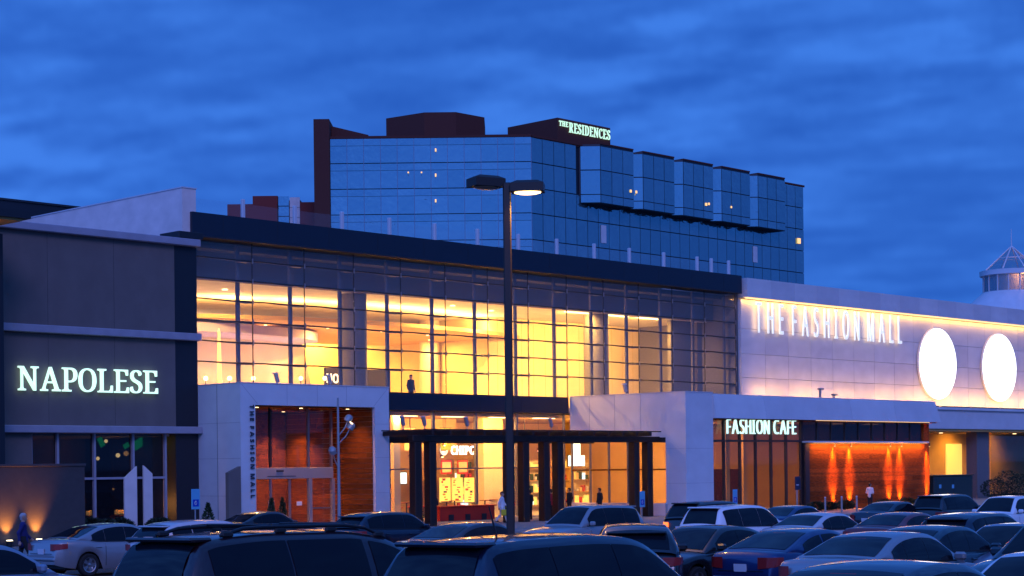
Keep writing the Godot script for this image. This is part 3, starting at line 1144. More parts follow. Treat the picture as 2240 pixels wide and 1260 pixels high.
	mat("black_trim", 0.012, 0.012, 0.014, 0.55)
	mat("dark_metal", 0.03, 0.03, 0.035, 0.35, 0.6)
	mat("rubber", 0.012, 0.012, 0.013, 0.85)
	mat("rim", 0.45, 0.45, 0.47, 0.3, 0.85)
	mat("plate", 0.62, 0.62, 0.66, 0.5)
	var tr := mat("tail_red", 0.28, 0.008, 0.008, 0.15)
	tr.clearcoat_enabled = true
	mat("dull_lens", 0.35, 0.25, 0.15, 0.2)
	mat("headlamp", 0.5, 0.5, 0.52, 0.1, 0.2)
	for e in [["silver", 0.31, 0.31, 0.33, 0.5], ["grey_silver", 0.30, 0.31, 0.34, 0.5], ["white", 0.74, 0.74, 0.76, 0.0], ["pearl", 0.52, 0.52, 0.55, 0.1], ["black", 0.008, 0.008, 0.011, 0.1], ["navy", 0.004, 0.007, 0.024, 0.2],
			["blue", 0.009, 0.028, 0.12, 0.4], ["maroon", 0.018, 0.002, 0.005, 0.2], ["red", 0.16, 0.005, 0.010, 0.3], ["graphite", 0.018, 0.019, 0.024, 0.3], ["teal", 0.012, 0.035, 0.05, 0.4], ["ice", 0.21, 0.26, 0.34, 0.4]]:
		var m := mat("paint_" + e[0], e[1], e[2], e[3], 0.36, e[4])
		m.clearcoat_enabled = true
		m.clearcoat = 1.0
		m.clearcoat_roughness = 0.04
	# people and plants
	mat("skin", 0.42, 0.24, 0.17, 0.6)
	mat("hair_grey", 0.35, 0.34, 0.34, 0.8)
	mat("hair_dark", 0.02, 0.014, 0.01, 0.7)
	mat("cloth_blue", 0.012, 0.016, 0.11, 0.9)
	mat("cloth_black", 0.012, 0.012, 0.014, 0.9)
	mat("cloth_white", 0.66, 0.64, 0.66, 0.9)
	mat("cloth_pink", 0.5, 0.16, 0.22, 0.9)
	mat("cloth_red", 0.35, 0.02, 0.025, 0.9)
	mat("bag_yellow", 0.55, 0.45, 0.02, 0.7)
	mat("leaf", 0.02, 0.055, 0.02, 0.7)
	mat("leaf_dark", 0.012, 0.03, 0.014, 0.7)
	mat("bark", 0.04, 0.028, 0.02, 0.9)
	mat("cabinet_green", 0.012, 0.03, 0.03, 0.5)
	mat("sign_plate", 0.12, 0.42, 0.62, 0.4)
	mat("sign_blue", 0.008, 0.04, 0.42, 0.4)
	mat("sign_navy", 0.012, 0.02, 0.06, 0.4)
	mat("galvanised", 0.35, 0.36, 0.38, 0.45, 0.5)
	mat("pot", 0.06, 0.05, 0.05, 0.7)

func ground() -> void:
	var st := begin()
	var zs := [400.0, 60.0, 20.0, 6.0, 0.0]
	for i in 48:
		zs.append(-2.0 * (i + 1))
	zs.append_array([-110.0, -150.0, -250.0, -500.0, -1200.0, -3000.0])
	var xs := [-2500.0, -800.0, -300.0, -120.0, -60.0, -30.0, 0.0, 30.0, 60.0, 120.0, 300.0, 800.0, 2500.0]
	var rows := []
	for z in zs:
		var row := []
		for x in xs:
			row.append(Vector3(x, lot(Vector3(0, 0, z)), z))
		row.reverse()
		rows.append(row)
	sheet(st, rows, 1)
	structure("ground", done(st), M.asphalt)
	# pavement in front of the mall, with its kerb
	var pv := structure("pavement", box_mesh(Vector3(160, 0.13, 17.0)), M.pavement)
	pv.transform = Transform3D(FB, fw(95, 0.035, 7.5))
	pv.position.y = 0.06
	var kb := structure("kerb", box_mesh(Vector3(160, 0.16, 0.18), 0.02), M.kerb)
	kb.transform = Transform3D(FB, fw(95, 0.062, 16.1))
	# bay markings of the car park, laid over the slope
	var rows_a := [19.3, 24.3, 29.3, 44.2, 49.2, 54.2]
	var ln := Node3D.new()
	ln.name = "bay_markings"
	add_child(ln)
	ln.set_meta("kind", "structure")
	for a in [21.8, 38.0, 46.7]:
		for i in 18:
			var b := 22.0 + i * 2.7
			var s2 := begin()
			var pts := []
			for e in [[-2.5, -0.05], [2.5, -0.05], [2.5, 0.05], [-2.5, 0.05]]:
				var p := fw(a + e[0], 0, b + e[1])
				pts.append(Vector3(p.x, lot(p) + 0.006, p.z))
			quad(s2, pts[0], pts[3], pts[2], pts[1])
			part(ln, "marking", done(s2), M.line_paint)

# ---------------------------------------------------------------- the restaurant on the left
func restaurant() -> void:
	var t := ft("restaurant_building", "dark grey stucco restaurant block with three pale ledges beside the glass hall", "building", 46, 1)
	fb(t, "wall", M.stucco, 41.0, 52.0, 5.45, 9.85, -18, 1.0)
	fb(t, "wall", M.stucco, 41.0, 52.0, 10.25, 14.7, -18, 1.0)
	fb(t, "ledge", M.ledge, 40.6, 53.42, 14.7, 15.06, -18, 1.35, 0.03)
	fb(t, "ledge", M.ledge, 40.9, 53.42, 9.87, 10.24, -17.9, 1.35, 0.03)
	fb(t, "ledge", M.ledge, 40.9, 53.42, 5.1, 5.46, -17.9, 1.35, 0.03)
	for a in [44.7, 48.4]:
		for y in [[5.5, 9.84], [10.28, 14.68]]:
			fb(t, "control_joint", M.dark_wall, a, a + 0.012, y[0], y[1], 1.0, 1.003)
	fb(t, "corner_panel", M.dark_wall, 52.0, 53.4, 5.46, 9.87, -5, 0.96)
	fb(t, "corner_panel", M.dark_wall, 52.0, 53.4, 10.24, 14.7, -5, 0.96)
	fb(t, "corner_panel", M.dark_wall, 52.0, 53.4, 0, 5.1, -5, 0.96)
	fb(t, "cap", M.dark_wall, 52.1, 53.6, 15.08, 15.42, -0.4, 1.3, 0.02)
	# ground floor: dark glazing
	fb(t, "wall", M.stucco, 41.0, 43.8, 0, 5.09, -1, 0.96)
	fb(t, "sill", M.dark_wall, 43.8, 52.0, 0, 0.25, 0.4, 0.9)
	var xs := [43.86, 45.3, 47.35, 49.58, 51.5, 52.0]
	for i in 5:
		fb(t, "mullion", M.ledge, xs[i] - 0.06, xs[i] + 0.06, 0.25, 5.1, 0.55, 0.8)
		if i < 4:
			var w := fb(t, "window", M.dark_glass, xs[i] + 0.07, xs[i + 1] - 0.07, 2.95, 5.08, 0.64, 0.65)
			fb(t, "window", M.dark_glass, xs[i] + 0.07, xs[i + 1] - 0.07, 0.26, 2.82, 0.64, 0.65)
			fb(t, "transom", M.ledge, xs[i] + 0.06, xs[i + 1] - 0.06, 2.83, 2.94, 0.56, 0.79)
	# the dining room behind the glass
	fb(t, "inner_wall", M.interior_amber, 41, 53, 0, 5.1, -9.2, -9)
	fb(t, "inner_ceiling", M.interior_white, 43.8, 52.0, 4.98, 5.09, -9, 0.4)
	fb(t, "inner_floor", M.floor_tile, 43.8, 52.0, 0.06, 0.24, -9, 0.39)
	fb(t, "inner_side_wall", M.interior_amber, 43.6, 43.79, 0.3, 5.08, -9, -1.02)
	for e in [[232, 965, 0.1, "lamp_warm"], [258, 996, 0.12, "lamp_warm"], [276, 992, 0.14, "lamp_dim"], [214, 1003, 0.1, "lamp_warm"], [248, 1070, 0.06, "lamp_dim"]]:
		var p := pb(e[0], e[1], -3)
		var q := ft("pendant_lamp", "small glowing lamp hanging behind the restaurant's dark glass", "lamp", p.x, -3.0, p.y, "lamps inside the restaurant")
		part(q, "bulb", lathe_once("bulb%.2f" % e[2], [[0.001, -e[2]], [e[2] * 0.7, -e[2] * 0.7], [e[2], 0], [e[2] * 0.7, e[2] * 0.7], [0.001, e[2]]], 10), M[e[3]])
		fb(q, "cord", M.black_trim, p.x - 0.01, p.x + 0.01, p.y + e[2] + 0.01, 4.97, -3.01, -2.99)
	for e in [[222, 967, 0.30, 0.5], [277, 975, 0.35, 0.25], [305, 970, 0.75, 0.45]]:
		var p := pb(e[0], e[1], -2)
		var q := ft("green_wall_light", "green glowing wall light behind the restaurant glass", "lamp", p.x, -2.0, p.y, "green lights inside the restaurant")
		var m := fb(q, "lens", M.green_lamp, p.x - e[2] / 2, p.x + e[2] / 2, p.y - e[3] / 2, p.y + e[3] / 2, -2.06, -2.0, 0.02)
		m.rotation.z = 0.5
		fb(q, "bracket", M.black_trim, p.x - 0.03, p.x + 0.03, p.y, 4.97, -2.12, -2.07)
	for e in [[258, 1113], [268, 1108], [196, 1113], [345, 1118]]:
		var p := pb(e[0], e[1], -1.5)
		var q := ft("table_lamp", "small amber lamp low behind the restaurant glass", "lamp", p.x, -1.5, 0.24, "amber lamps on the restaurant tables")
		fb(q, "table", M.wood_3, p.x - 0.35, p.x + 0.35, 0.26, 1.0, -1.75, -1.25, 0.03)
		fb(q, "shade", M.lamp_dim, p.x - 0.16, p.x + 0.16, 1.02, 1.25, -1.62, -1.38, 0.04)
		lamp_omni(q, Vector3(0, 1.25, 0.25), warm(1.2), 1.2)
	# the raised white block on the roof
	var r := ft("roof_block", "tall white wedge of wall standing on the restaurant roof", "wall", 53.3, 0.4)
	fb(r, "front_wall", M.pale_stucco, 52.94, 53.8, 15.07, 17.8, -16.0, 0.42)
	fb(r, "coping", M.white_metal, 52.9, 53.84, 17.8, 17.86, -16.05, 0.46)
	# sign
	var s := ft("restaurant_sign", "glowing pale green serif letters reading NAPOLESE on grey stucco wall", "sign", 43, 1.06, 7.1)
	letters(s, "NAPOLESE", "Droid Serif", Vector3(-0.02, 0.0, 0.12), 7.8, 1.15, 0.12, M.sign_green, 500, Basis(), 0.1)
	lamp_area(s, Vector3(3.9, 0.6, 0.35), Vector3(0, 0, -1), Vector2(7.6, 1.0), Color(0.75, 1.0, 0.85), 0.4)
	# low wall with two uplights
	var lw := ft("garden_wall", "low dark grey wall lit from below by two uplights", "wall", 40, 9)
	var e0 := pb(185, 1020, 9)
	fb(lw, "wall", M.low_wall, 30, e0.x, 0, e0.y, 8.6, 9)
	fb(lw, "coping", M.low_wall, 30, e0.x + 0.05, e0.y + 0.003, e0.y + 0.12, 8.55, 9.06, 0.02)
	for u in [28, 93]:
		var p := pb(u, 1150, 9.55)
		var f := ft("uplight", "small ground floodlight shining up the low garden wall", "lamp", p.x, 9.28, 0.13, "uplights along the garden wall")
		part(f, "housing", cyl_mesh(0.12, 0.15, 0.25, 16), M.black_trim, Vector3(0, 0.13, 0))
		part(f, "lens", cyl_mesh(0.125, 0.125, 0.02, 16), M.lamp_hot, Vector3(0, 0.27, 0))
		lamp_spot(f, Vector3(0, 0.33, 0), Vector3(0, 1, -0.3), 34, 1.0, Color(1.0, 0.62, 0.24), 14.0)
	# two slanted fins by the door
	for e in [[272, 299, 1020], [314, 333, 1018]]:
		var p := pb(e[0], 1100, 4)
		var q := pb(e[1], 1100, 4)
		var top := pb(e[1], e[2], 4).y
		var f := ft("entrance_fin", "tall pale slab with a slanted top beside the restaurant door", "slab", p.x, 4, 0.0, "pale slabs at the restaurant door")
		var st := begin()
		var wd := q.x - p.x
		var o := [Vector2(0, 0.1), Vector2(wd, 0.1), Vector2(wd, top), Vector2(0, top - 0.55)] if e[0] == 272 else [Vector2(0, 0.1), Vector2(wd, 0.1), Vector2(wd, top - 0.4), Vector2(0, top)]
		var fr := o.map(func(c): return Vector3(c.x, c.y, 0.05))
		var bk := o.map(func(c): return Vector3(c.x, c.y, -0.05))
		quad(st, fr[0], fr[1], fr[2], fr[3])
		quad(st, bk[1], bk[0], bk[3], bk[2])
		for i in 4:
			var k := (i + 1) % 4
			quad(st, bk[i], bk[k], fr[k], fr[i])
		part(f, "slab", done(st), M.pale_stucco)

# ---------------------------------------------------------------- the glass hall
func atrium() -> void:
	var t := ft("glass_hall", "wide glass hall with navy fascia and warm lit upper floor", "building", 77, 0)
	fb(t, "fascia", M.navy_panel, 53.42, 100.7, 15.42, 16.6, -1.2, 0.6)
	fb(t, "fascia_drip", M.dark_steel, 53.42, 100.7, 15.33, 15.415, 0.1, 0.62)
	fb(t, "roof_slab", M.navy_panel, 53.42, 100.7, 16.3, 16.55, -24, -1.21)
	for i in 13:
		var a := 55.4 + i * 3.6
		fb(t, "fascia_joint", M.dark_steel, a - 0.012, a + 0.012, 15.43, 16.59, 0.6, 0.606)
	var masts := []
	for i in 13:
		masts.append(57.26 + i * 3.582)
	# glass: columns between the masts, six courses
	var ys := [7.62, 8.92, 10.02, 11.12, 12.22, 13.31, 14.4, 15.33]
	var xs := [53.45]
	for m in masts:
		xs.append(m + 0.45)
	xs[13] = 100.7
	for c in xs.size() - 1:
		for r in ys.size() - 1:
			if xs[c + 1] - xs[c] < 0.3:
				continue
			var p := fb(t, "pane", M.clear_glass, xs[c] + 0.03, xs[c + 1] - 0.03, ys[r] + 0.03, ys[r + 1] - 0.03, -0.012, 0.0)
	for m in masts:
		fb(t, "mast", M.bulkhead, m - 0.12, m + 0.12, 0.13 if m > 63.5 and m < 82 else 6.6, 15.3, -0.8, -0.62, 0.04)
	for c in range(1, xs.size()):
		fb(t, "joint", M.dark_steel, xs[c] - 0.022, xs[c] + 0.022, 7.6, 15.33, -0.03, 0.012)
	# tension rods, one per bay and course, thicker where they meet the mast
	for r in range(1, 7):
		for c in xs.size() - 1:
			var st := begin()
			var x0: float = xs[c] - 77.0
			var x1: float = xs[c + 1] - 77.0
			var y: float = ys[r]
			tube(st, [Vector3(x0, y, -0.1), Vector3(lerpf(x0, x1, 0.25), y + 0.02, -0.1), Vector3(lerpf(x0, x1, 0.6), y - 0.01, -0.1), Vector3(x1, y - 0.02, -0.1)], [0.045, 0.04, 0.05, 0.065], 6)
			part(t, "tension_rod", done(st), M.dark_steel)
		for m in masts:
			fb(t, "bracket", M.dark_steel, m - 0.17, m + 0.52, ys[r] - 0.055, ys[r] + 0.055, -0.6, -0.1, 0.02)
			fb(t, "glass_clamp", M.steel, m + 0.42, m + 0.5, ys[r] - 0.14, ys[r] + 0.14, 0.014, 0.07, 0.015)
	# dark band at the floor edge
	fb(t, "floor_band", M.navy_panel, 63.42, 82.55, 6.56, 7.6, -0.35, 0.3)
	for i in 5:
		var a := 67.4 + i * 3.6
		fb(t, "band_joint", M.dark_steel, a - 0.02, a + 0.02, 6.57, 7.59, 0.3, 0.306)
	# bulkhead behind the glass
	fb(t, "bulkhead", M.bulkhead, 53.42, 101.0, 13.5, 15.0, -2.5, -2.0)
	fb(t, "edge_beam", M.bulkhead, 53.42, 101.0, 15.0, 15.32, -2.5, -1.0)
	# terrace railing above the fascia
	var rl := ft("terrace_railing", "glass balustrade with pale posts on the glass hall's roof edge", "railing", 77, -0.4, 16.56)
	var ps := [53.9, 57.45, 61.0, 64.4, 68.0, 71.6, 75.2, 78.8, 82.35, 85.97, 89.53, 93.17, 96.86, 98.48, 100.5]
	for i in ps.size():
		fb(rl, "post", M.white_metal, ps[i] - 0.1, ps[i] + 0.1, 16.56, 17.75, -0.5, -0.3, 0.03)
		if i > 0:
			fb(rl, "glass_panel", M.rail_glass, ps[i - 1] + 0.13, ps[i] - 0.13, 16.65, 17.5, -0.41, -0.39)

func atrium_inside() -> void:
	var t := ft("upper_hall", "warm lit upper hall with oval ceiling behind the glass wall", "interior", 77, -12, 6.6)
	fb(t, "floor", M.floor_tile, 53.5, 101, 6.66, 7.0, -24, -0.9)
	fb(t, "ceiling", M.interior_white, 53.5, 101, 13.5, 13.7, -24, -2.51)
	fb(t, "back_wall", M.interior_cream, 53.5, 101, 7.01, 13.49, -24.3, -24)
	fb(t, "side_wall", M.interior_cream, 53.3, 53.5, 7.01, 13.49, -24, -2.51)
	fb(t, "right_wall", M.interior_cream, 85.0, 101, 7.01, 13.49, -9.2, -9.0)
	for i in 13:
		fb(t, "wall_seam", M.interior_amber, 85.6 + i * 1.2, 85.62 + i * 1.2, 7.02, 13.48, -9.0, -8.99)
	fb(t, "right_return", M.interior_cream, 84.8, 85.0, 7.01, 13.49, -24, -9.0)
	fb(t, "end_wall", M.column_grey, 100.7, 101.0, 7.01, 15.3, -9, -0.05)
	# oval soffit with a cove of light on top
	var oval := lathe([[0.001, 0.0], [0.93, 0.0], [1.0, 0.06], [1.0, 0.3], [0.9, 0.34], [0.001, 0.34]], 64, Vector3(18.0, 1, 7.6))
	part(t, "oval_ceiling", oval, M.interior_amber, Vector3(73.5, 12.02, -13.6) - origin_of(t))
	var cove := begin()
	for k in 64:
		var a0 := TAU * k / 64
		var a1 := TAU * (k + 1) / 64
		quad(cove, Vector3(cos(a0) * 15.9, 0, sin(a0) * 6.5), Vector3(cos(a0) * 16.3, 0, sin(a0) * 6.8), Vector3(cos(a1) * 16.3, 0, sin(a1) * 6.8), Vector3(cos(a1) * 15.9, 0, sin(a1) * 6.5))
	part(t, "cove_light", done(cove), M.lamp_hot, Vector3(73.5, 12.40, -13.6) - origin_of(t))
	for i in 7:
		var a := 59.6 + i * 3.9
		var bb := -13.6 + 6.7 * sqrt(maxf(0.05, 1.0 - pow((a - 73.5) / 16.3, 2.0)))
		lamp_area(t, Vector3(a, 12.45, bb - 1.0) - origin_of(t), Vector3(0, 1, -0.25), Vector2(3.2, 1.2), Color(1.0, 0.78, 0.40), 42.0)
	# ring over the left, lilac light painted in; pink curved wall below it
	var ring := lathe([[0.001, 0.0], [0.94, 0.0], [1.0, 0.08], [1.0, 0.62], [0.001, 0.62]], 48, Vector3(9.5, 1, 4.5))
	part(t, "lilac_lit_soffit", ring, M.interior_lilac_lit, Vector3(62.8, 11.25, -13.0) - origin_of(t))
	var st := begin()
	var rows := []
	for i in 25:
		var row := []
		for y in [7.02, 8.4, 9.8, 11.24]:
			var a := lerpf(53.6, 73.2 - (y - 7.0) * 0.32, i / 24.0)
			row.append(Vector3(a, y, -11.5 - 0.02 * (a - 63.0) * (a - 63.0)) - origin_of(t))
		rows.append(row)
	sheet(st, rows, 1)
	part(t, "curved_wall", done(st), M.interior_pink)
	for e in [[57.0, -8.5], [63.0, -8.5], [69.0, -9.5]]:  # added floor lights that throw lilac on the ring and wall
		var q := ft("added_lilac_light", "small added floor light tinting the ceiling ring lilac upstairs", "lamp", e[0], e[1], 7.01, "added lilac lights upstairs")
		part(q, "housing", cyl_mesh(0.12, 0.14, 0.2, 14), M.black_trim, Vector3(0, 0.1, 0))
		part(q, "lens", cyl_mesh(0.1, 0.1, 0.02, 14), M.added_lilac_lens, Vector3(0, 0.21, 0))
		lamp_spot(q, Vector3(0, 0.26, 0), Vector3(0, 1, -0.35), 60, 1.0, Color(0.85, 0.76, 1.0), 6.0, 0.1)
	for i in 7:
		var p := pb(450 + i * 52, 828, -10.5)
		var q := ft("globe_lamp", "small round glowing globe in the row behind the upper glass", "lamp", p.x, -10.5, 7.01, "globe lamps on the upper floor")
		part(q, "stand", cyl_mesh(0.03, 0.03, p.y - 7.1, 8), M.dark_steel, Vector3(0, (p.y - 7.1) / 2, 0))
		part(q, "globe", lathe_once("globe", [[0.001, -0.14], [0.1, -0.1], [0.14, 0], [0.1, 0.1], [0.001, 0.14]], 14), M.lamp_warm, Vector3(0, p.y - 7.0, 0))
		lamp_omni(q, Vector3(0, p.y - 7.0, 0.4), warm(0.8), 2.0, 0.14)
	# columns
	for e in [[67.6, -3.2, 0.78, "column_grey"], [83.9, -14.0, 0.72, "interior_pink"], [89.5, -3.4, 0.85, "column_grey"], [75.6, -21, 0.6, "column_grey"]]:
		part(t, "column", cyl_mesh(e[2], e[2], 6.48, 28), M[e[3]], Vector3(e[0], 10.25, e[1]) - origin_of(t))
	fb(t, "partition", M.column_grey, 97.1, 99.6, 7.01, 13.49, -3.3, -3.0)
	fb(t, "partition", M.column_grey, 100.1, 100.65, 7.01, 13.49, -3.3, -3.0)
	# tall slim lit cone
	var cone := ft("obelisk_lamp", "slim amber obelisk lamp behind the upper glass", "lamp", 61.4, -8, 7.01)
	part(cone, "shaft", lathe([[0.26, 0.0], [0.2, 1.5], [0.1, 4.3], [0.001, 4.5]], 4), M.lamp_dim)
	# sign board upstairs
	var sb := ft("shop_sign_board", "dark shop fascia with pale letters on the upper floor", "sign", 75.5, -12, 7.01)
	fb(sb, "board", M.sign_board, 72.8, 78.4, 7.02, 9.75, -12.2, -12.0)
	letters(sb, "HO", "Droid Sans", Vector3(-2.65, 1.75, 0.03), 1.0, 0.62, 0.05, M.letter_edge, 700)
	letters(sb, "E", "Droid Sans", Vector3(0.35, 1.85, 0.03), 0.45, 0.62, 0.05, M.letter_edge, 700)
	# house lights
	for e in [[60.0, -5.5, 45.0], [77.0, -4.5, 60.0], [81.5, -5.5, 80.0]]:
		var q := ft("ceiling_downlight", "round warm downlight set in the upper hall ceiling", "lamp", e[0], e[1], 13.42, "downlights of the upper hall")
		part(q, "lens", cyl_mesh(0.16, 0.16, 0.03, 16), M.lamp_warm, Vector3(0, 0.03, 0))
		lamp_area(q, Vector3(0, -0.05, 0), Vector3(0, -1, 0), Vector2(0.3, 0.3), Color(1.0, 0.76, 0.38), e[2] * 2.2)
	for e in [[66.0, -9.5], [70.5, -9.0], [75.0, -9.0], [79.5, -9.5], [82.5, -12.5], [80.0, -17.0], [74.0, -17.5]]:
		var q := ft("soffit_downlight", "small downlight set in the underside of the oval ceiling upstairs", "lamp", e[0], e[1], 11.96, "downlights of the oval ceiling")
		part(q, "lens", cyl_mesh(0.09, 0.09, 0.03, 14), M.lamp_warm, Vector3(0, 0.035, 0))
		lamp_area(q, Vector3(0, -0.01, 0), Vector3(0, -1, 0), Vector2(0.2, 0.2), Color(1.0, 0.74, 0.34), 55.0)
	for a in [69.5, 73.5, 77.5, 81.5]:  # added troughs that brighten the far wall
		var q := ft("added_back_washer", "slim added light trough brightening the far wall upstairs", "lamp", a, -22.6, 13.42, "added far wall lights of the upper hall")
		fb(q, "diffuser", M.lamp_warm, a - 1.2, a + 1.2, 13.43, 13.47, -22.7, -22.5)
		lamp_area(q, Vector3(0, -0.05, 0), Vector3(0, -1, -0.35), Vector2(2.4, 0.2), Color(1.0, 0.78, 0.34), 75.0)
	for a in [87.0, 91.0, 94.5]:
		var q := ft("wall_washer", "slim warm light trough washing the right hand wall upstairs", "lamp", a, -2.85, 13.42, "wall washers of the upper hall")
		fb(q, "diffuser", M.lamp_warm, a - 1.2, a + 1.2, 13.43, 13.47, -2.95, -2.75)
		lamp_area(q, Vector3(0, -0.05, 0), Vector3(0, -1, -0.7), Vector2(2.4, 0.2), Color(1.0, 0.74, 0.34), 90.0)

# ---------------------------------------------------------------- entrance portal
func planks(p: Node3D, along_b: bool, x0: float, x1: float, y0: float, y1: float, at: float, h: float, longest: float) -> void:
	var y := y0
	while y < y1 - 0.05:
		var top := minf(y + h, y1)
		var x := x0
		while x < x1 - 0.02:
			var e := minf(x + longest * rng.randf_range(0.7, 1.0), x1)
			if x1 - e < 0.4:
				e = x1
			var m: Material = M["wood_%d" % rng.randi_range(0, 3)]
			var proud := rng.randf_range(0.0, 0.012)
			if along_b:
				fb(p, "plank", m, at - 0.03 - proud, at, y + 0.008, top - 0.008, x + 0.005, e - 0.005)
			else:
				fb(p, "plank", m, x + 0.005, e - 0.005, y + 0.008, top - 0.008, at, at + 0.03 + proud)
			x = e
		y = top

func portal() -> void:
	var t := ft("entrance_portal", "white box portal framing tall red wood entrance with sliding doors", "entrance", 58.4, 4)
	fb(t, "frame_side", M.white_panel, 53.42, 54.35, 0.13, 7.58, 0.02, 4.5)
	fb(t, "frame_side", M.white_panel, 62.38, 63.4, 0.13, 7.58, 0.02, 4.5)
	fb(t, "frame_top", M.white_panel, 54.35, 62.38, 6.5, 7.58, 0.02, 4.498)
	fb(t, "side_joint", M.dark_steel, 53.412, 53.42, 0.2, 7.56, 2.55, 2.57)
	fb(t, "coping", M.white_metal, 53.4, 63.42, 7.582, 7.63, 0.02, 4.53)
	for a in [56.4, 58.4, 60.4]:
		fb(t, "panel_joint", M.ledge, a - 0.008, a + 0.008, 6.52, 7.57, 4.498, 4.503)
	for e in [[54.0, 7.04, -0.80], [62.8, 7.04, 0.80]]:
		fb(t, "mitre_joint", M.ledge, e[0] - 0.008, e[0] + 0.008, e[1] - 0.68, e[1] + 0.68, 4.501, 4.505).rotation.z = -e[2]
	for y in [1.9, 3.8, 5.6]:
		fb(t, "panel_joint", M.ledge, 62.4, 63.38, y, y + 0.014, 4.5, 4.504)
		fb(t, "panel_joint", M.ledge, 53.413, 53.42, y, y + 0.014, 0.05, 4.48)
	fb(t, "soffit_board", M.wood_3, 54.36, 62.37, 6.44, 6.497, -3, 4.3)
	fb(t, "vestibule_floor", M.floor_tile, 54.36, 62.37, 0.1, 0.15, -3, 4.3)
	fb(t, "left_wall", M.wood_1, 54.355, 54.38, 0.15, 6.44, -3, 2.2)
	fb(t, "back_panel", M.wood_3, 54.38, 62.34, 0.15, 6.43, -3.2, -3.06)
	planks(t, false, 54.4, 62.33, 0.15, 6.42, -3.05, 0.28, 4.2)
	planks(t, true, -3.0, 4.3, 0.15, 6.42, 62.375, 0.28, 3.8)
	# glazed screen and doors
	var B := 2.3
	fb(t, "transom_beam", M.galvanised, 54.36, 61.2, 2.72, 3.32, B - 0.2, B + 0.12, 0.02)
	for a in [54.42, 57.0, 59.55, 61.15]:
		fb(t, "mullion", M.dark_steel if a in [57.0] else M.steel, a - 0.06, a + 0.06, 3.33, 6.43, B - 0.08, B + 0.06)
	var gx := [54.48, 56.94, 57.06, 59.49, 59.61, 61.09]
	for i in 3:
		fb(t, "pane", M.smoked_glass, gx[i * 2], gx[i * 2 + 1], 3.34, 6.42, B - 0.02, B - 0.01)
	for i in 4:
		var a0 := 54.45 + i * 1.27
		var d := Node3D.new()
		d.name = "door"
		t.add_child(d, true)
		d.position = Vector3(a0 + 0.63, 1.45, B) - origin_of(t)
		lb(d, "pane", M.smoked_glass, Vector3(0, 0, 0), Vector3(1.1, 2.4, 0.012))
		for s in [-1.0, 1.0]:
			lb(d, "stile", M.steel, Vector3(s * 0.59, 0, 0), Vector3(0.06, 2.5, 0.05))
		lb(d, "bottom_rail", M.steel, Vector3(0, -1.24, 0), Vector3(1.1, 0.1, 0.05))
		if i in [0, 3]:
			lb(d, "notice", M.plate, Vector3(0, -0.05, 0.02), Vector3(0.36, 0.22, 0.006))
		else:
			lb(d, "handle", M.steel, Vector3(0.45 if i == 1 else -0.45, -0.1, 0.05), Vector3(0.04, 0.5, 0.04), 0.015)
	for a in [59.62, 61.2]:
		fb(t, "door_post", M.galvanised, a - 0.09, a + 0.09, 0.15, 2.71, B - 0.1, B + 0.12)
	fb(t, "pane", M.smoked_glass, 59.72, 61.1, 0.2, 2.7, B - 0.02, B - 0.01)
	fb(t, "push_bar", M.steel, 59.75, 61.05, 1.1, 1.16, B + 0.02, B + 0.06)
	fb(t, "sensor", M.black_trim, 57.3, 57.75, 3.1, 3.18, B + 0.122, B + 0.17)
	fb(t, "slot", M.black_trim, 56.7, 58.6, 2.84, 2.88, B + 0.122, B + 0.13)
	# vestibule downlights
	for e in [[55.3, 3.4], [58.2, 3.4], [61.4, 3.4], [56.2, -1.6], [58.6, -1.6], [61.0, -1.6]]:
		var q := ft("downlight", "round recessed downlight in the portal ceiling", "lamp", e[0], e[1], 6.4, "downlights of the entrance portal")
		part(q, "lens", cyl_mesh(0.09, 0.09, 0.02, 14), M.lamp_warm, Vector3(0, 0.02, 0))
		lamp_spot(q, Vector3(0, -0.02, 0), Vector3(0, -1, 0), 50, 0.9, warm(1.4), 62.0 if e[1] < 0 else 12.0, 0.09)
	# vertical lettering on the frame
	var s := ft("portal_lettering", "dark letters reading THE FASHION MALL set sideways down the white portal", "sign", 54.2, 4.55, 1.5)
	letters(s, "THE FASHION MALL", "Droid Sans", Vector3(-0.24, 5.0, 0.03), 4.7, 0.24, 0.05, M.letter_dark, 700, Basis(Vector3(0, -1, 0), Vector3(1, 0, 0), Vector3(0, 0, 1)), 0.45)
	# sloped slab leaning beside the portal
	var w := ft("wing_wall", "low pale slab beside the white portal's left side", "slab", 53.9, 5.6)
	var p := pb(497, 1030, 5.2)
	var st := begin()
	var q2 := pb(524, 1020, 5.2)
	var fr := [Vector3(p.x, 0.13, 5.3), Vector3(q2.x, 0.13, 5.3), Vector3(q2.x, q2.y, 5.3), Vector3(p.x, p.y - 0.1, 5.3)].map(func(c): return c - Vector3(53.9, 0, 5.6))
	var bk := fr.map(func(c): return c - Vector3(0, 0, 0.25))
	quad(st, fr[0], fr[1], fr[2], fr[3])
	quad(st, bk[1], bk[0], bk[3], bk[2])
	for i in 4:
		quad(st, bk[i], bk[(i + 1) % 4], fr[(i + 1) % 4], fr[i])
	part(w, "slab", done(st), M.stucco)

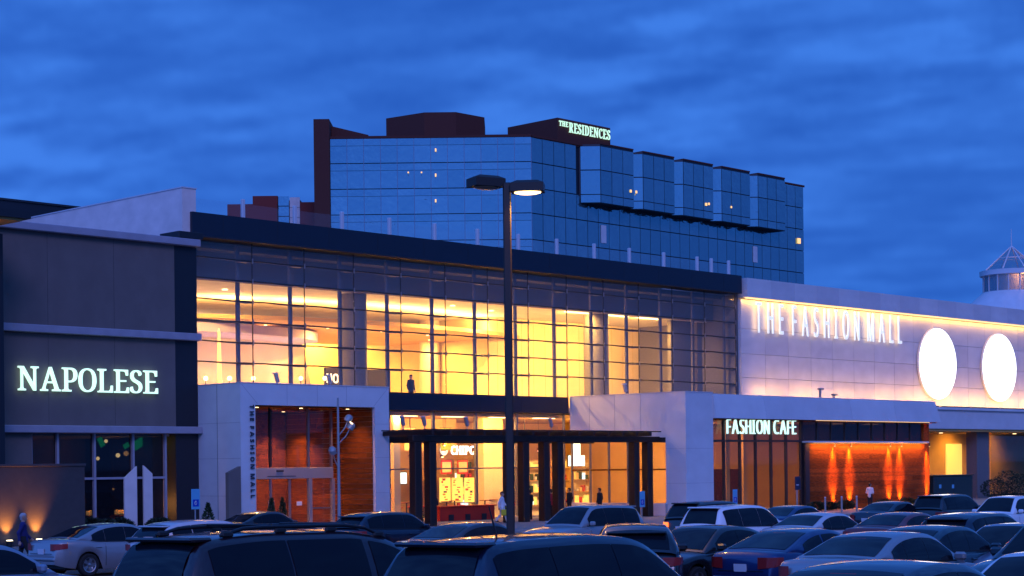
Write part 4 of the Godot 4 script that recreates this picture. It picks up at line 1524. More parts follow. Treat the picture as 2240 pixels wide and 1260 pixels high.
# ---------------------------------------------------------------- shops under the glass hall
func shops() -> void:
	var t := ft("shop_floor", "bright ground floor shops behind glass under the navy band", "interior", 73, -6)
	fb(t, "floor", M.floor_tile, 63.42, 95, 0.06, 0.16, -12, 0.3)
	fb(t, "ceiling", M.interior_amber, 63.42, 95, 6.3, 6.5, -12, -0.36)
	fb(t, "end_wall", M.interior_amber, 95.0, 95.2, 0.16, 6.3, -12, 1.2)
	fb(t, "back_wall", M.interior_amber, 63.42, 95, 0.16, 6.3, -12.2, -12)
	fb(t, "left_wall", M.interior_orange, 63.42, 63.6, 0.16, 6.3, -12, -0.05)
	# glass front
	var xs := [63.5, 67.3, 70.9, 74.5, 78.1, 82.4]
	for i in 5:
		fb(t, "mullion", M.steel, xs[i + 1] - 0.05, xs[i + 1] + 0.05, 0.16, 6.55, -0.1, 0.05)
		fb(t, "pane", M.clear_glass, xs[i] + 0.06, xs[i + 1] - 0.06, 0.2, 3.1, -0.03, -0.02)
		fb(t, "pane", M.clear_glass, xs[i] + 0.06, xs[i + 1] - 0.06, 3.2, 6.5, -0.03, -0.02)
		fb(t, "transom", M.steel, xs[i] + 0.05, xs[i + 1] - 0.05, 3.11, 3.19, -0.08, 0.03)
		var sp := fb(t, "spider_fitting", M.dark_steel, xs[i + 1] - 0.3, xs[i + 1] + 0.3, 5.35, 5.42, -0.35, -0.12, 0.02)
	# left shop: orange and red wall with a screen
	fb(t, "orange_wall", M.interior_orange, 63.62, 68.6, 3.3, 6.28, -4.2, -4.0)
	fb(t, "red_wall", M.red_paint, 63.62, 68.6, 1.6, 3.28, -4.2, -3.95)
	fb(t, "counter_front", M.interior_amber, 63.62, 68.6, 0.17, 1.58, -4.2, -3.9)
	var sc := ft("wall_screen", "lit pale blue screen on the red shop wall", "screen", 66.5, -3.9, 2.6)
	var pc := pb(878, 1046, -3.85)
	fb(sc, "bezel", M.black_trim, pc.x - 0.5, pc.x + 0.5, pc.y - 0.4, pc.y + 0.4, -3.94, -3.86, 0.02)
	fb(sc, "screen", M.screen_blue, pc.x - 0.44, pc.x + 0.44, pc.y - 0.34, pc.y + 0.34, -3.858, -3.85)
	# middle shop: pillars, menu boards, red counter
	fb(t, "divider", M.interior_cream, 68.7, 69.2, 0.17, 6.28, -10, -1.0)
	var pl := pb(1058, 1000, -2.6)
	var pr := pb(1100, 1000, -2.6)
	fb(t, "peach_pier", M.interior_cream, pl.x, pr.x, 0.17, 6.28, -3.2, -2.6)
	fb(t, "shop_front", M.interior_amber, 69.3, pl.x - 0.05, 4.25, 6.28, -5.2, -5.0)
	var c0 := pb(963, 985, -4.9)
	var sg := ft("food_counter_sign", "white lit letters above the food counter's yellow boards", "sign", c0.x, -4.9, 4.2)
	part(sg, "emblem", cyl_mesh(0.32, 0.32, 0.06, 20), M.letter_edge, Vector3(0.22, c0.y - 4.2, 0.1)).rotation.x = PI / 2
	letters(sg, "CHIPC", "Droid Sans", Vector3(0.9, c0.y - 4.2 - 0.28, 0.06), pb(1036, 985, -4.9).x - c0.x - 0.9, 0.56, 0.06, M.sign_white, 700)
	for i in 3:
		var b0 := pb(962 + i * 27, 1045, -6)
		var b1 := pb(986 + i * 27, 1098, -6)
		var mb := ft("menu_board", "glowing yellow menu board behind the food counter", "board", b0.x, -6, b1.y, "menu boards in the food shop")
		fb(mb, "panel", M.screen_yellow, b0.x, b1.x, b1.y, b0.y, -6.06, -6.0)
		fb(mb, "frame", M.dark_steel, b0.x - 0.04, b1.x + 0.04, b1.y - 0.06, b1.y - 0.01, -6.07, -5.98)
		for k in 9:
			var fx := rng.randf_range(0.06, 0.6)
			var fy := 0.08 + 0.1 * k
			fb(mb, "print", [M.interior_orange, M.red_paint, M.interior_cream, M.pot][rng.randi_range(0, 3)], lerpf(b0.x, b1.x, fx), lerpf(b0.x, b1.x, fx + rng.randf_range(0.12, 0.34)), lerpf(b1.y, b0.y, fy), lerpf(b1.y, b0.y, fy + rng.randf_range(0.03, 0.09)), -5.998, -5.99)
	for i in 2:
		var b0 := pb(965 + i * 36, 1022, -5.5)
		var pt := ft("poster", "red framed picture above the yellow menu boards", "poster", b0.x, -5.5, b0.y - 0.4, "pictures over the food counter")
		fb(pt, "frame", M.red_paint, b0.x, b0.x + 0.95, b0.y - 0.45, b0.y + 0.45, -5.56, -5.5, 0.02)
		fb(pt, "picture", M.interior_cream, b0.x + 0.1, b0.x + 0.85, b0.y - 0.33, b0.y + 0.33, -5.499, -5.49)
	var rc := ft("red_counter", "long red counter standing on the pavement outside the food shop", "counter", 70, 2.5)
	var r0 := pb(962, 1108, 2.5)
	var r1 := pb(1082, 1112, 2.5)
	fb(rc, "front", M.red_paint, r0.x, r1.x, 0.14, 0.92, 2.2, 2.5)
	fb(rc, "top", M.red_paint, r0.x - 0.1, r1.x + 0.1, 0.925, 1.0, 1.9, 2.6, 0.02)
	for i in 3:
		fb(rc, "leg_panel", M.dark_steel, lerpf(r0.x, r1.x, 0.2 + 0.3 * i) - 0.2, lerpf(r0.x, r1.x, 0.2 + 0.3 * i) + 0.2, 0.14, 0.5, 2.505, 2.53)
	# right shop: shelves of goods, some given a glow in their material
	for i in 6:
		var a := 81.0 + i * 2.35
		var sh := ft("display_shelf", "tall shelf unit of pale goods, some made to glow, inside the right hand shop", "shelf", a, -8, 0.17, "shelves of the right hand shop")
		fb(sh, "back", M.interior_cream, a - 0.95, a + 0.95, 0.2, 3.6, -8.3, -8.2)
		fb(sh, "side", M.interior_amber, a - 1.0, a - 0.95, 0.2, 3.7, -8.3, -7.6)
		fb(sh, "side", M.interior_amber, a + 0.95, a + 1.0, 0.2, 3.7, -8.3, -7.6)
		for k in 4:
			var y := 0.5 + k * 0.85
			var bd := fb(sh, "board", M.interior_amber, a - 0.94, a + 0.94, y, y + 0.05, -8.19, -7.62)
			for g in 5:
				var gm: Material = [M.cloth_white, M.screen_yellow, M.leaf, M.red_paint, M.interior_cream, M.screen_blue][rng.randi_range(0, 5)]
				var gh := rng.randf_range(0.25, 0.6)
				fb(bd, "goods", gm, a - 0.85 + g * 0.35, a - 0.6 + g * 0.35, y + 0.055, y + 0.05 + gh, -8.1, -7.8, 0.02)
	for i in 7:
		var a := 65.5 + i * 4.0
		var q := ft("shop_ceiling_light", "warm panel light in the ground floor shop ceiling", "lamp", a, -0.9, 6.2, "shop ceiling lights")
		fb(q, "diffuser", M.lamp_warm, a - 0.9, a + 0.9, 6.26, 6.29, -1.05, -0.75)
		lamp_area(q, Vector3(0, 0.0, 0), Vector3(0, -1, -0.8), Vector2(1.8, 0.3), Color(1.0, 0.74, 0.36), 60.0)
	for i in 16:
		var a := 69.6 + 0.95 * i
		var q := ft("shop_pendant", "small glowing pendant hanging in the ground floor shops", "lamp", a, -3.6 - (i % 3) * 1.1, 3.9 + 0.35 * ((i * 7) % 4), "pendants in the ground floor shops")
		part(q, "shade", lathe_once("pshade", [[0.16, 0.0], [0.13, 0.12], [0.05, 0.2], [0.001, 0.21]], 12), M.copper)
		part(q, "bulb", lathe_once("pbulb", [[0.001, -0.07], [0.06, -0.04], [0.075, 0.02], [0.05, 0.07]], 10), M.lamp_warm)
		part(q, "cord", cyl_mesh(0.012, 0.012, 6.28 - q.position.y - 0.2, 6), M.black_trim, Vector3(0, (6.28 - q.position.y + 0.2) / 2, 0))
	for i in 7:
		var a := 70.3 + 1.65 * i
		var bb := -1.7 - (i % 2) * 1.0
		var q := ft("cafe_table", "small round table with two stools inside the ground floor shops", "table", a, bb, 0.16, "tables in the ground floor shops")
		part(q, "top", cyl_mesh(0.36, 0.36, 0.04, 20), M.wood_0, Vector3(0, 0.98, 0))
		part(q, "stem", cyl_mesh(0.04, 0.05, 0.96, 10), M.dark_steel, Vector3(0, 0.48, 0))
		for s in [-1.0, 1.0]:
			var sl := part(q, "stool", cyl_mesh(0.17, 0.17, 0.05, 14), M.red_paint, Vector3(s * 0.6, 0.7, 0.1))
			part(sl, "stool_leg", cyl_mesh(0.03, 0.05, 0.67, 8), M.dark_steel, Vector3(0, -0.36, 0))
	for i in 5:
		var a := 70.0 + 3.1 * i
		var q := ft("hanging_banner", "coloured paper banner hanging high inside the shops", "banner", a, -4.4, 4.6, "banners in the ground floor shops")
		fb(q, "sheet", [M.interior_orange, M.interior_cream, M.leaf_poster, M.red_paint, M.interior_amber][i], a - 0.45, a + 0.45, 4.3, 5.7, -4.42, -4.4)
		fb(q, "rod", M.dark_steel, a - 0.5, a + 0.5, 5.705, 5.74, -4.43, -4.39)
		fb(q, "cord", M.dark_steel, a - 0.01, a + 0.01, 5.745, 6.29, -4.42, -4.4)
	for e in [[1262, 983, 0.35, 1.1], [1262, 1008, 0.8, 0.7], [1150, 1000, 0.2, 0.2]]:
		var p := pb(e[0], e[1], -3)
		var q := ft("shop_screen", "bright pale screen hanging inside the right hand shop", "screen", p.x, -3, p.y, "screens in the right hand shop")
		fb(q, "screen", M.screen_blue, p.x - e[2], p.x + e[2], p.y - e[3] / 2, p.y + e[3] / 2, -3.05, -3.0)
		fb(q, "back", M.black_trim, p.x - e[2] - 0.04, p.x + e[2] + 0.04, p.y - e[3] / 2 - 0.04, p.y + e[3] / 2 + 0.04, -3.12, -3.055)
		fb(q, "hanger", M.dark_steel, p.x - 0.02, p.x + 0.02, p.y + e[3] / 2 + 0.05, 6.25, -3.1, -3.06)

# ---------------------------------------------------------------- cafe pavilion
func cafe() -> void:
	var t := ft("cafe_pavilion", "low white cafe pavilion with wood wall and amber windows", "building", 97, 5)
	# corner pier and left face above and beside its window
	fb(t, "corner_pier", M.white_panel, 82.6, 85.3, 0.13, 6.02, 8.15, 9.7)
	fb(t, "left_parapet", M.white_panel_c, 82.6, 84.0, 4.9, 7.6, 0.35, 8.15)
	fb(t, "corner_parapet", M.white_panel, 82.6, 85.3, 6.02, 7.6, 8.15, 9.7)
	fb(t, "coping", M.white_metal, 82.57, 85.28, 7.602, 7.65, 0.36, 9.73)
	for b in [2.0, 4.1, 6.2]:
		fb(t, "panel_joint", M.ledge, 82.594, 82.6, 4.92, 7.58, b, b + 0.016)
	for y in [2.1, 4.2]:
		fb(t, "panel_joint", M.ledge, 82.62, 85.28, y, y + 0.014, 9.7, 9.704)
		fb(t, "panel_joint", M.ledge, 82.594, 82.6, y, y + 0.014, 8.17, 9.69)
	fb(t, "left_plinth", M.pale_stucco, 82.6, 82.9, 0.13, 0.9, 0.35, 8.15)
	for i in 5:
		var b0 := 0.4 + i * 1.55
		fb(t, "pane", M.clear_glass, 82.7, 82.715, 0.95, 2.9, b0 + 0.05, b0 + 1.5)
		fb(t, "pane", M.clear_glass, 82.7, 82.715, 3.0, 4.88, b0 + 0.05, b0 + 1.5)
		fb(t, "mullion", M.steel, 82.64, 82.78, 0.9, 4.9, b0 - 0.045, b0 + 0.045)
		fb(t, "transom", M.wood_2, 82.65, 82.77, 2.905, 2.995, b0 + 0.05, b0 + 1.5)
	# fascia of the front, leaning out a little towards its foot at the right end
	var fx := [85.3, 90.5, 100.3, 105.8, 111.4]
	for i in 4:
		var st := begin()
		var a0: float = fx[i] - 97.0 + 0.01
		var a1: float = fx[i + 1] - 97.0 - 0.01
		var lean := 0.3
		var e1 := 0.35 if i == 3 else 0.0
		var fr := [Vector3(a0, 6.05, 4.7 + lean), Vector3(a1 + e1, 6.05, 4.7 + lean), Vector3(a1, 7.55, 4.7), Vector3(a0, 7.55, 4.7)]
		var bk := [Vector3(a0, 6.05, 3.6), Vector3(a1 + e1, 6.05, 3.6), Vector3(a1, 7.55, 3.6), Vector3(a0, 7.55, 3.6)]
		quad(st, fr[0], fr[1], fr[2], fr[3])
		quad(st, bk[1], bk[0], bk[3], bk[2])
		for k in 4:
			quad(st, bk[k], bk[(k + 1) % 4], fr[(k + 1) % 4], fr[k])
		part(t, "fascia", done(st), [M.white_panel, M.white_panel_b, M.white_panel, M.white_panel_b][i])
	fb(t, "roof", M.dark_steel, 84.0, 111.3, 6.3, 6.9, 0.35, 8.58)
	fb(t, "soffit", M.wood_1, 85.32, 111.2, 5.98, 6.04, 8.0, 9.9)
	fb(t, "end_wall", M.wood_0, 110.45, 111.2, 0.13, 5.97, 1.0, 9.3)
	# amber windows
	var B := 9.2
	for i in 7:
		var a := 85.35 + i * 1.66
		fb(t, "mullion", M.dark_steel, a - 0.06, a + 0.06, 0.13, 5.97, B - 0.12, B + 0.06)
		if i < 6:
			fb(t, "pane", M.smoked_glass, a + 0.07, a + 1.59, 0.2, 4.6, B - 0.03, B - 0.02)
			fb(t, "pane", M.smoked_glass, a + 0.07, a + 1.59, 4.75, 5.95, B - 0.03, B - 0.02)
			fb(t, "transom", M.dark_steel, a + 0.06, a + 1.6, 4.61, 4.74, B - 0.1, B + 0.04)
	fb(t, "dining_back_wall", M.interior_amber, 95.3, 110.4, 0.16, 5.97, 1.2, 1.4)
	fb(t, "dining_floor", M.floor_tile, 85.4, 110.4, 0.1, 0.16, 1.4, B - 0.2)
	fb(t, "dining_ceiling", M.interior_amber, 85.4, 110.4, 5.99, 6.25, 1.4, 7.98)
	for i in 5:
		fb(t, "curtain_fin", M.interior_amber, 86.1 + i * 1.9, 86.5 + i * 1.9, 0.2, 5.9, 5.5, 5.75)
	fb(t, "service_door", M.wood_3, 88.6, 90.4, 0.17, 3.1, 5.0, 5.15)
	fb(t, "service_door", M.wood_3, 91.6, 94.5, 0.17, 2.9, 4.6, 4.75)
	for e in [[87.5, 4.0], [92.0, 4.0], [97.5, 6.5], [103.5, 6.5], [108.0, 6.5]]:
		var q := ft("cafe_ceiling_light", "dim amber ceiling light inside the cafe", "lamp", e[0], e[1], 5.9, "cafe ceiling lights")
		fb(q, "diffuser", M.lamp_dim, e[0] - 0.5, e[0] + 0.5, 5.93, 5.96, e[1] - 0.3, e[1] + 0.3)
		lamp_area(q, Vector3(0, -0.02, 0), Vector3(0, -1, 0), Vector2(1.0, 0.6), warm(1.2), 34.0 if e[0] < 95 else 12.0)
	# wood wall under a strip of high windows
	fb(t, "wall_core", M.dark_wall, 95.45, 110.44, 0.13, 4.55, 9.0, 9.4)
	planks(t, false, 95.9, 110.4, 0.16, 4.5, 9.402, 0.3, 4.9)
	fb(t, "wall_edge", M.dark_steel, 95.38, 95.85, 0.13, 4.55, 9.38, 9.5)
	fb(t, "wood_cap", M.white_metal, 95.4, 110.42, 4.56, 4.68, 9.0, 9.78, 0.02)
	for i in 9:
		var a := 95.5 + i * 1.66
		fb(t, "pane", M.dark_glass, a + 0.05, minf(a + 1.61, 110.4), 4.7, 5.95, B - 0.03, B - 0.02)
		fb(t, "mullion", M.dark_steel, a - 0.04, a + 0.04, 4.69, 5.96, B - 0.08, B + 0.04)
	fb(t, "fascia_lamp_strip", M.cove_lamp, 96.0, 110.2, 6.005, 6.03, 9.92, 9.96)
	fb(t, "added_wash_strip", M.cove_lamp, 96.0, 110.2, 4.545, 4.558, 9.68, 9.74)  # added strip, with area lights below, for a base wash on the wood
	for i in 3:
		lamp_area(t, Vector3(98.5 + i * 4.7, 4.53, 9.72) - origin_of(t), Vector3(0, -1, -0.12), Vector2(4.6, 0.1), Color(1.0, 0.58, 0.2), 24.0)
	# grazing lights on the wood
	for u in [1826, 1862, 1948, 1972, 2033]:
		var p := pb(u, 975, 9.62)
		var q := ft("wood_wall_light", "slim bracket light grazing down the red wood cafe wall", "lamp", p.x, 9.62, 4.36, "lights grazing the wood wall")
		part(q, "can", cyl_mesh(0.05, 0.05, 0.16, 12), M.dark_steel, Vector3(0, 0.06, 0))
		fb(q, "arm", M.dark_steel, p.x - 0.02, p.x + 0.02, 4.5, 4.558, 9.6, 9.64)
		part(q, "lens", cyl_mesh(0.04, 0.04, 0.01, 12), M.lamp_warm, Vector3(0, -0.028, 0))
		lamp_spot(q, Vector3(0, -0.05, 0), Vector3(0, -1, -0.2), 26, 1.0, Color(1.0, 0.50, 0.13), 85.0, 0.15)
		var q2 := ft("wood_wall_uplight", "small uplight in the planting below the red wood cafe wall", "lamp", p.x, 9.66, 0.13, "uplights below the wood wall")
		part(q2, "housing", cyl_mesh(0.07, 0.08, 0.18, 12), M.black_trim, Vector3(0, 0.09, 0))
		part(q2, "lens", cyl_mesh(0.06, 0.06, 0.01, 12), M.lamp_warm, Vector3(0, 0.186, 0))
		lamp_spot(q2, Vector3(0, 0.21, 0), Vector3(0, 1, -0.2), 26, 1.0, Color(1.0, 0.50, 0.13), 75.0, 0.15)
	# sign
	var s := ft("cafe_sign", "pale green glowing letters reading FASHION CAFE over the amber windows", "sign", 86.55, 9.6, 5.1)
	letters(s, "FASHION CAFE", "Droid Sans", Vector3(0, 0.0, 0.2), 7.35, 0.93, 0.1, M.sign_green, 500, Basis(), 0.2)
	fb(s, "mounting_rail", M.dark_steel, 86.5, 93.95, 5.95, 5.98, 9.72, 9.78)

# ---------------------------------------------------------------- white wing on the right
func wing() -> void:
	var t := ft("mall_wing", "long white panelled mall wing with cove lit name and two discs", "building", 125, 0)
	fb(t, "core", M.white_panel_b, 101.1, 165, 5.9, 16.3, -30, 0.0)
	var rows := [7.7, 9.4, 11.1, 12.9, 15.0]
	for i in 22:
		var a := 100.95 + i * 2.9
		for k in 4:
			fb(t, "panel", M[["white_panel", "white_panel_b", "white_panel_c"][rng.randi_range(0, 2)]], a + 0.012, a + 2.888, rows[k] + 0.012, rows[k + 1] - 0.012, 0.02, 0.3)
		fb(t, "fascia_panel", M[["white_panel", "white_panel_b"][i % 2]], a + 0.008, a + 2.892, 15.1, 16.45, 0.02, 0.9)
	fb(t, "cove_lamp", M.cove_lamp, 101.0, 164, 15.0, 15.08, 0.62, 0.8)
	for i in 6:
		lamp_area(t, Vector3(106 + i * 10.5, 15.0, 0.52) - origin_of(t), Vector3(0, -1, -0.15), Vector2(10.4, 0.15), Color(1.0, 0.74, 0.38), 11.0)
	fb(t, "ledge", M.white_panel, 101.0, 165, 7.45, 7.66, 0.02, 1.6)
	# uplighting trough on the ledge
	for i in 11:
		var a := 104.0 + i * 5.0
		var q := ft("ledge_uplight", "warm floodlight trough on the ledge below the white wall", "lamp", a, 1.3, 7.68, "uplights along the white wall")
		fb(q, "trough", M.dark_steel, a - 2.2, a + 2.2, 7.68, 7.76, 1.15, 1.45)
		fb(q, "lens", M.lamp_warm, a - 2.1, a + 2.1, 7.762, 7.77, 1.2, 1.4)
		lamp_area(q, Vector3(0, 0.12, 0), Vector3(0, 1, -0.9), Vector2(4.4, 0.2), Color(1.0, 0.70, 0.34), 11.0 if i < 4 else 15.0)
	# soffit band and entrance below
	fb(t, "lower_band", M.white_panel_b, 111.6, 165, 5.9, 7.44, -0.5, 1.4)
	fb(t, "entry_back_wall", M.interior_amber, 111.6, 165, 0.13, 5.89, -6.3, -6.0)
	fb(t, "entry_soffit", M.interior_amber, 111.6, 165, 5.7, 5.88, -6.0, 1.2)
	fb(t, "entry_side_wall", M.interior_amber, 111.3, 111.6, 0.13, 5.7, -6.0, 0.8)
	var c0 := pb(2137, 1000, 0.4)
	var c1 := pb(2164, 1000, 0.4)
	fb(t, "column", M.column_grey, c0.x, c1.x, 0.13, 5.69, -0.6, 0.4)
	var e0 := pb(2210, 1000, 0.4)
	fb(t, "column", M.column_grey, e0.x + 4.5, e0.x + 5.4, 0.13, 5.69, -0.6, 0.4)
	var d0 := pb(2070, 1000, -5.9)
	var d1 := pb(2104, 1000, -5.9)
	fb(t, "lit_door_window", M.screen_yellow, d0.x, d1.x, 0.2, pb(2090, 971, -5.9).y, -5.98, -5.9)
	var g0 := pb(2168, 1000, -5)
	fb(t, "shop_window", M.smoked_glass, g0.x, 164, 0.3, 5.6, -5.05, -5.0)
	for e in [[120.0, -2.5], [128.0, -3.0], [134.0, -3.0], [140.0, -3.0], [147.0, -3.0]]:
		var q := ft("entry_downlight", "round amber downlight under the white wing's soffit", "lamp", e[0], e[1], 5.66, "downlights of the far entrance")
		part(q, "lens", cyl_mesh(0.16, 0.16, 0.03, 14), M.lamp_warm, Vector3(0, 0.02, 0))
		lamp_spot(q, Vector3(0, -0.03, 0), Vector3(0, -1, -0.9), 62, 0.9, Color(1.0, 0.70, 0.24), 34.0, 0.15)
	# name: tall thin letters standing off the wall, lit edges
	var s := ft("mall_name_sign", "tall thin glowing letters reading THE FASHION MALL under the cove", "sign", 102.3, 0.45, 12.65)
	letters(s, "THE FASHION MALL", "Droid Sans", Vector3(0, 0, 0.2), 19.5, 2.2, 0.1, M.letter_edge, 400, Basis(), 0.8)
	for l in s.get_children():      # each letter is lit from its back
		var ab: AABB = l.transform * l.mesh.get_aabb()
		lamp_area(s, Vector3(ab.get_center().x, 1.1, 0.12), Vector3(0, 0, -1), Vector2(ab.size.x * 0.8, 2.0), Color(1.0, 0.76, 0.36), 0.55)
	# discs
	for a in [127.5, 137.75]:
		var q := ft("disc_sign", "large plain white glowing disc mounted on the white wall", "sign", a, 0.5, 8.3, "white discs on the wing")
		part(q, "rim", cyl_mesh(2.97, 2.97, 0.16, 64), M.white_metal, Vector3(0, 2.96, -0.02)).rotation.x = PI / 2
		part(q, "face", cyl_mesh(2.9, 2.9, 0.04, 64), M.sign_white, Vector3(0, 2.96, 0.09)).rotation.x = PI / 2
		lamp_area(q, Vector3(0, 2.96, 0.2), Vector3(0, 0, 1), Vector2(4.5, 4.5), Color(1, 1, 1), 3.0)

# ---------------------------------------------------------------- pergola and its lights
func pergola() -> void:
	var t := ft("pergola", "dark brown timber pergola with paired posts before the shops", "pergola", 73, 7)
	var pairs := [909, 941, 1112, 1145, 1190, 1220, 1387, 1416]
	for u in pairs:
		var p := pb(u, 1000, 7.5)
		fb(t, "post", M.pergola_wood, p.x - 0.25, p.x + 0.25, 0.13, 4.6, 7.25, 7.75, 0.03)
	var l := pb(853, 960, 7.5)
	var r := pb(1468, 955, 7.5)
	fb(t, "beam", M.pergola_wood, 62.2, r.x, 4.6, 4.95, 7.3, 7.7, 0.03)
	fb(t, "beam", M.pergola_wood, 63.5, 81.5, 4.6, 4.95, 3.0, 3.4, 0.03)
	for i in 15:
		var a := 63.0 + i * 1.28
		fb(t, "rafter", M.pergola_wood, a - 0.08, a + 0.08, 4.96, 5.2, 1.2, 8.4, 0.02)
	for i in 9:
		fb(t, "slat", M.pergola_wood, 62.6, 82.1, 5.205, 5.27, 1.4 + i * 0.84, 1.5 + i * 0.84)
	for e in [[882, 945, 5.0], [929, 940, 5.0], [1022, 940, 5.0], [1206, 940, 5.0]]:
		var p := pb(e[0], e[1], e[2])
		flood(p.x, e[2], 5.3, "slim grey floodlight standing on the pergola roof", "floodlights on the pergola")
	for e in [[607, 832, 2.0], [722, 838, 2.0]]:
		var p := pb(e[0], e[1], e[2])
		flood(p.x, e[2], 7.58, "slim grey floodlight standing on the white portal roof", "floodlights on the portal")
	for e in [[1371, 858, 4.0]]:
		var p := pb(e[0], e[1], e[2])
		flood(minf(maxf(p.x, 83.3), 83.8), e[2], 7.6, "slim grey floodlight on the cafe's left parapet", "floodlights on the cafe")
	for e in [[1794, 7.0], [1824, 7.0]]:
		var p := pb(e[0], 870, e[1])
		var q := ft("roof_vent", "thin grey vent pipe with a cap on the cafe roof", "vent", p.x, e[1], 6.9, "vents on the cafe roof")
		var hh := 1.35 if e[0] == 1794 else 1.0
		part(q, "pipe", cyl_mesh(0.09, 0.09, hh, 10), M.galvanised, Vector3(0, hh / 2, 0))
		lb(q, "cap", M.galvanised, Vector3(0.08, hh + 0.06, 0), Vector3(0.5, 0.12, 0.25), 0.03)

func flood(a: float, b: float, y: float, label: String, group: String) -> void:
	var q := ft("floodlight", label, "lamp", a, b, y, group)
	part(q, "stem", cyl_mesh(0.03, 0.03, 0.25, 8), M.galvanised, Vector3(0, 0.125, 0))
	var h := lb(q, "head", M.galvanised, Vector3(-0.05, 0.5, 0), Vector3(0.2, 0.55, 0.2), 0.04)
	h.rotation.z = 0.3
	lb(q, "visor", M.white_metal, Vector3(-0.15, 0.72, 0), Vector3(0.26, 0.05, 0.24), 0.01)

# ---------------------------------------------------------------- the tower behind
func tower() -> void:
	var t := ft("apartment_tower", "dark blue mirror glass apartment tower rising behind the mall", "building", 178.4, -93)
	# local frame: x along the long face, z out of it; the near corner is the origin
	var A := Vector3(-SX, 0, -SZ)             # from the corner along the short face, to the left in the world
	var nA := Vector3(-SZ, 0, SX)             # its normal
	var wa := 28.2
	var lb_ := 66.6
	var c := PackedVector2Array([Vector2(-0.1, -0.25), Vector2(lb_, -0.25), Vector2(lb_, -22), Vector2(18, -32), Vector2(A.x * wa + 12.9, A.z * wa - 12.5), Vector2(A.x * wa, A.z * wa - 0.2)])
	part(t, "core", prism(c, 0.0, 49.3), M.tower_joint)
	var floors := [49.4, 45.9, 42.3, 38.7, 35.0, 31.4, 27.8, 24.2]
	var ba := Basis(-A, Vector3.UP, nA)
	for r in 6:
		var y1: float = floors[r] - 0.06
		var y0: float = floors[r + 1] + 0.06
		for k in 12:
			var w := wa / 12.0
			var x := w * (k + 0.5)
			for e in [[y1 - 0.95, y1], [y0, y1 - 1.0]]:
				var o := part(t, "pane", box_mesh(Vector3(w - 0.05, snappedf(e[1] - e[0], 0.01), 0.05)), M["tower_glass_%d" % rng.randi_range(0, 3)], A * x + Vector3(0, (e[0] + e[1]) / 2, 0) + nA * 0.12)
				o.basis = ba * Basis.from_euler(Vector3(rng.randf_range(-0.012, 0.012), rng.randf_range(-0.014, 0.014), 0))
	for k in 12:
		var o := part(t, "mullion", box_mesh(Vector3(0.07, 49.2 - 24.5, 0.06)), M.tower_mullion, A * (wa / 12.0 * k + 0.001) + Vector3(0, 36.9, 0) + nA * 0.14)
		o.basis = ba
	var par := part(t, "parapet", box_mesh(Vector3(wa, 0.35, 0.4)), M.brown_brick, A * wa / 2 + Vector3(0, 49.55, 0) + nA * 0.05)
	par.basis = ba
	lb(t, "parapet", M.brown_brick, Vector3(lb_ / 2, 49.55, 0.0), Vector3(lb_, 0.3, 0.4))
	# long face
	var cols := 28
	for r in 7:
		var y1: float = floors[r] - 0.07
		var y0: float = floors[r + 1] + 0.07
		for k in cols:
			var w := lb_ / cols
			var x := w * (k + 0.5)
			if r < 2 and x > 10.6 and x < 58.2:
				continue
			var o := part(t, "pane", box_mesh(Vector3(w - 0.09, snappedf(y1 - y0, 0.01), 0.05)), M["tower_glass_%d" % rng.randi_range(0, 3)], Vector3(x, (y0 + y1) / 2, -0.1))
			o.basis = Basis.from_euler(Vector3(rng.randf_range(-0.006, 0.006), rng.randf_range(-0.006, 0.006), 0))
	# saw-tooth bays
	for i in 5:
		var x0 := 10.3 + i * 9.6
		var step := Vector3(2.06, 0, 2.13)
		var bay := part(t, "bay", prism(PackedVector2Array([Vector2(0, -0.2), Vector2(step.x, step.z - 0.08), Vector2(9.5, step.z - 0.08), Vector2(9.5, -0.2)]), 41.1, 49.62), M.tower_joint, Vector3(x0, 0, 0))
		var bl := Basis(Vector3(SX, 0, SZ), Vector3.UP, Vector3(-SZ, 0, SX))
		for e in [[45.95, 49.3], [42.4, 45.8], [41.2, 42.28]]:
			var o := part(bay, "pane", box_mesh(Vector3(2.82, snappedf(e[1] - e[0], 0.01), 0.05)), M["tower_glass_%d" % rng.randi_range(0, 3)], step * 0.5 + Vector3(0, (e[0] + e[1]) / 2, 0) + bl.z * 0.05)
			o.basis = bl * Basis.from_euler(Vector3(rng.randf_range(-0.008, 0.008), rng.randf_range(-0.01, 0.01), 0))
			for k in 3:
				var o2 := part(bay, "pane", box_mesh(Vector3(2.38, snappedf(e[1] - e[0], 0.01), 0.05)), M["tower_glass_%d" % rng.randi_range(0, 3)], Vector3(step.x + 2.48 * (k + 0.5), (e[0] + e[1]) / 2, step.z - 0.03))
				o2.basis = Basis.from_euler(Vector3(rng.randf_range(-0.006, 0.006), rng.randf_range(-0.006, 0.006), 0))
		lb(bay, "bay_cap", M.brown_brick, Vector3(5.8, 49.72, 1.0), Vector3(7.4, 0.2, 2.3))
	# strips of pale panel in the lower long face
	for e in [[1320, 1.2], [1651, 1.2]]:
		var p := pb(e[0], 470, -93)
		for y in [[38.9, 35.2], [35.4 - 3.7, 31.6 - 3.6]]:
			lb(t, "spandrel", M.white_panel, Vector3(p.x - 178.4, (y[0] + y[1]) / 2, 0.0), Vector3(1.1, 2.6, 0.1))
	# brick fin at the left
	var fin := part(t, "brick_fin", box_mesh(Vector3(2.2, 44.0, 6.0)), M.brown_brick, A * (wa + 1.15) + Vector3(0, 30.1, 0) + nA * -2.4)
	fin.basis = ba
	var wedge := begin()
	var q := [Vector3(0, 49.4, 0), Vector3(5.2, 49.7, 0), Vector3(5.2, 50.3, 0), Vector3(0, 51.6, 0)]
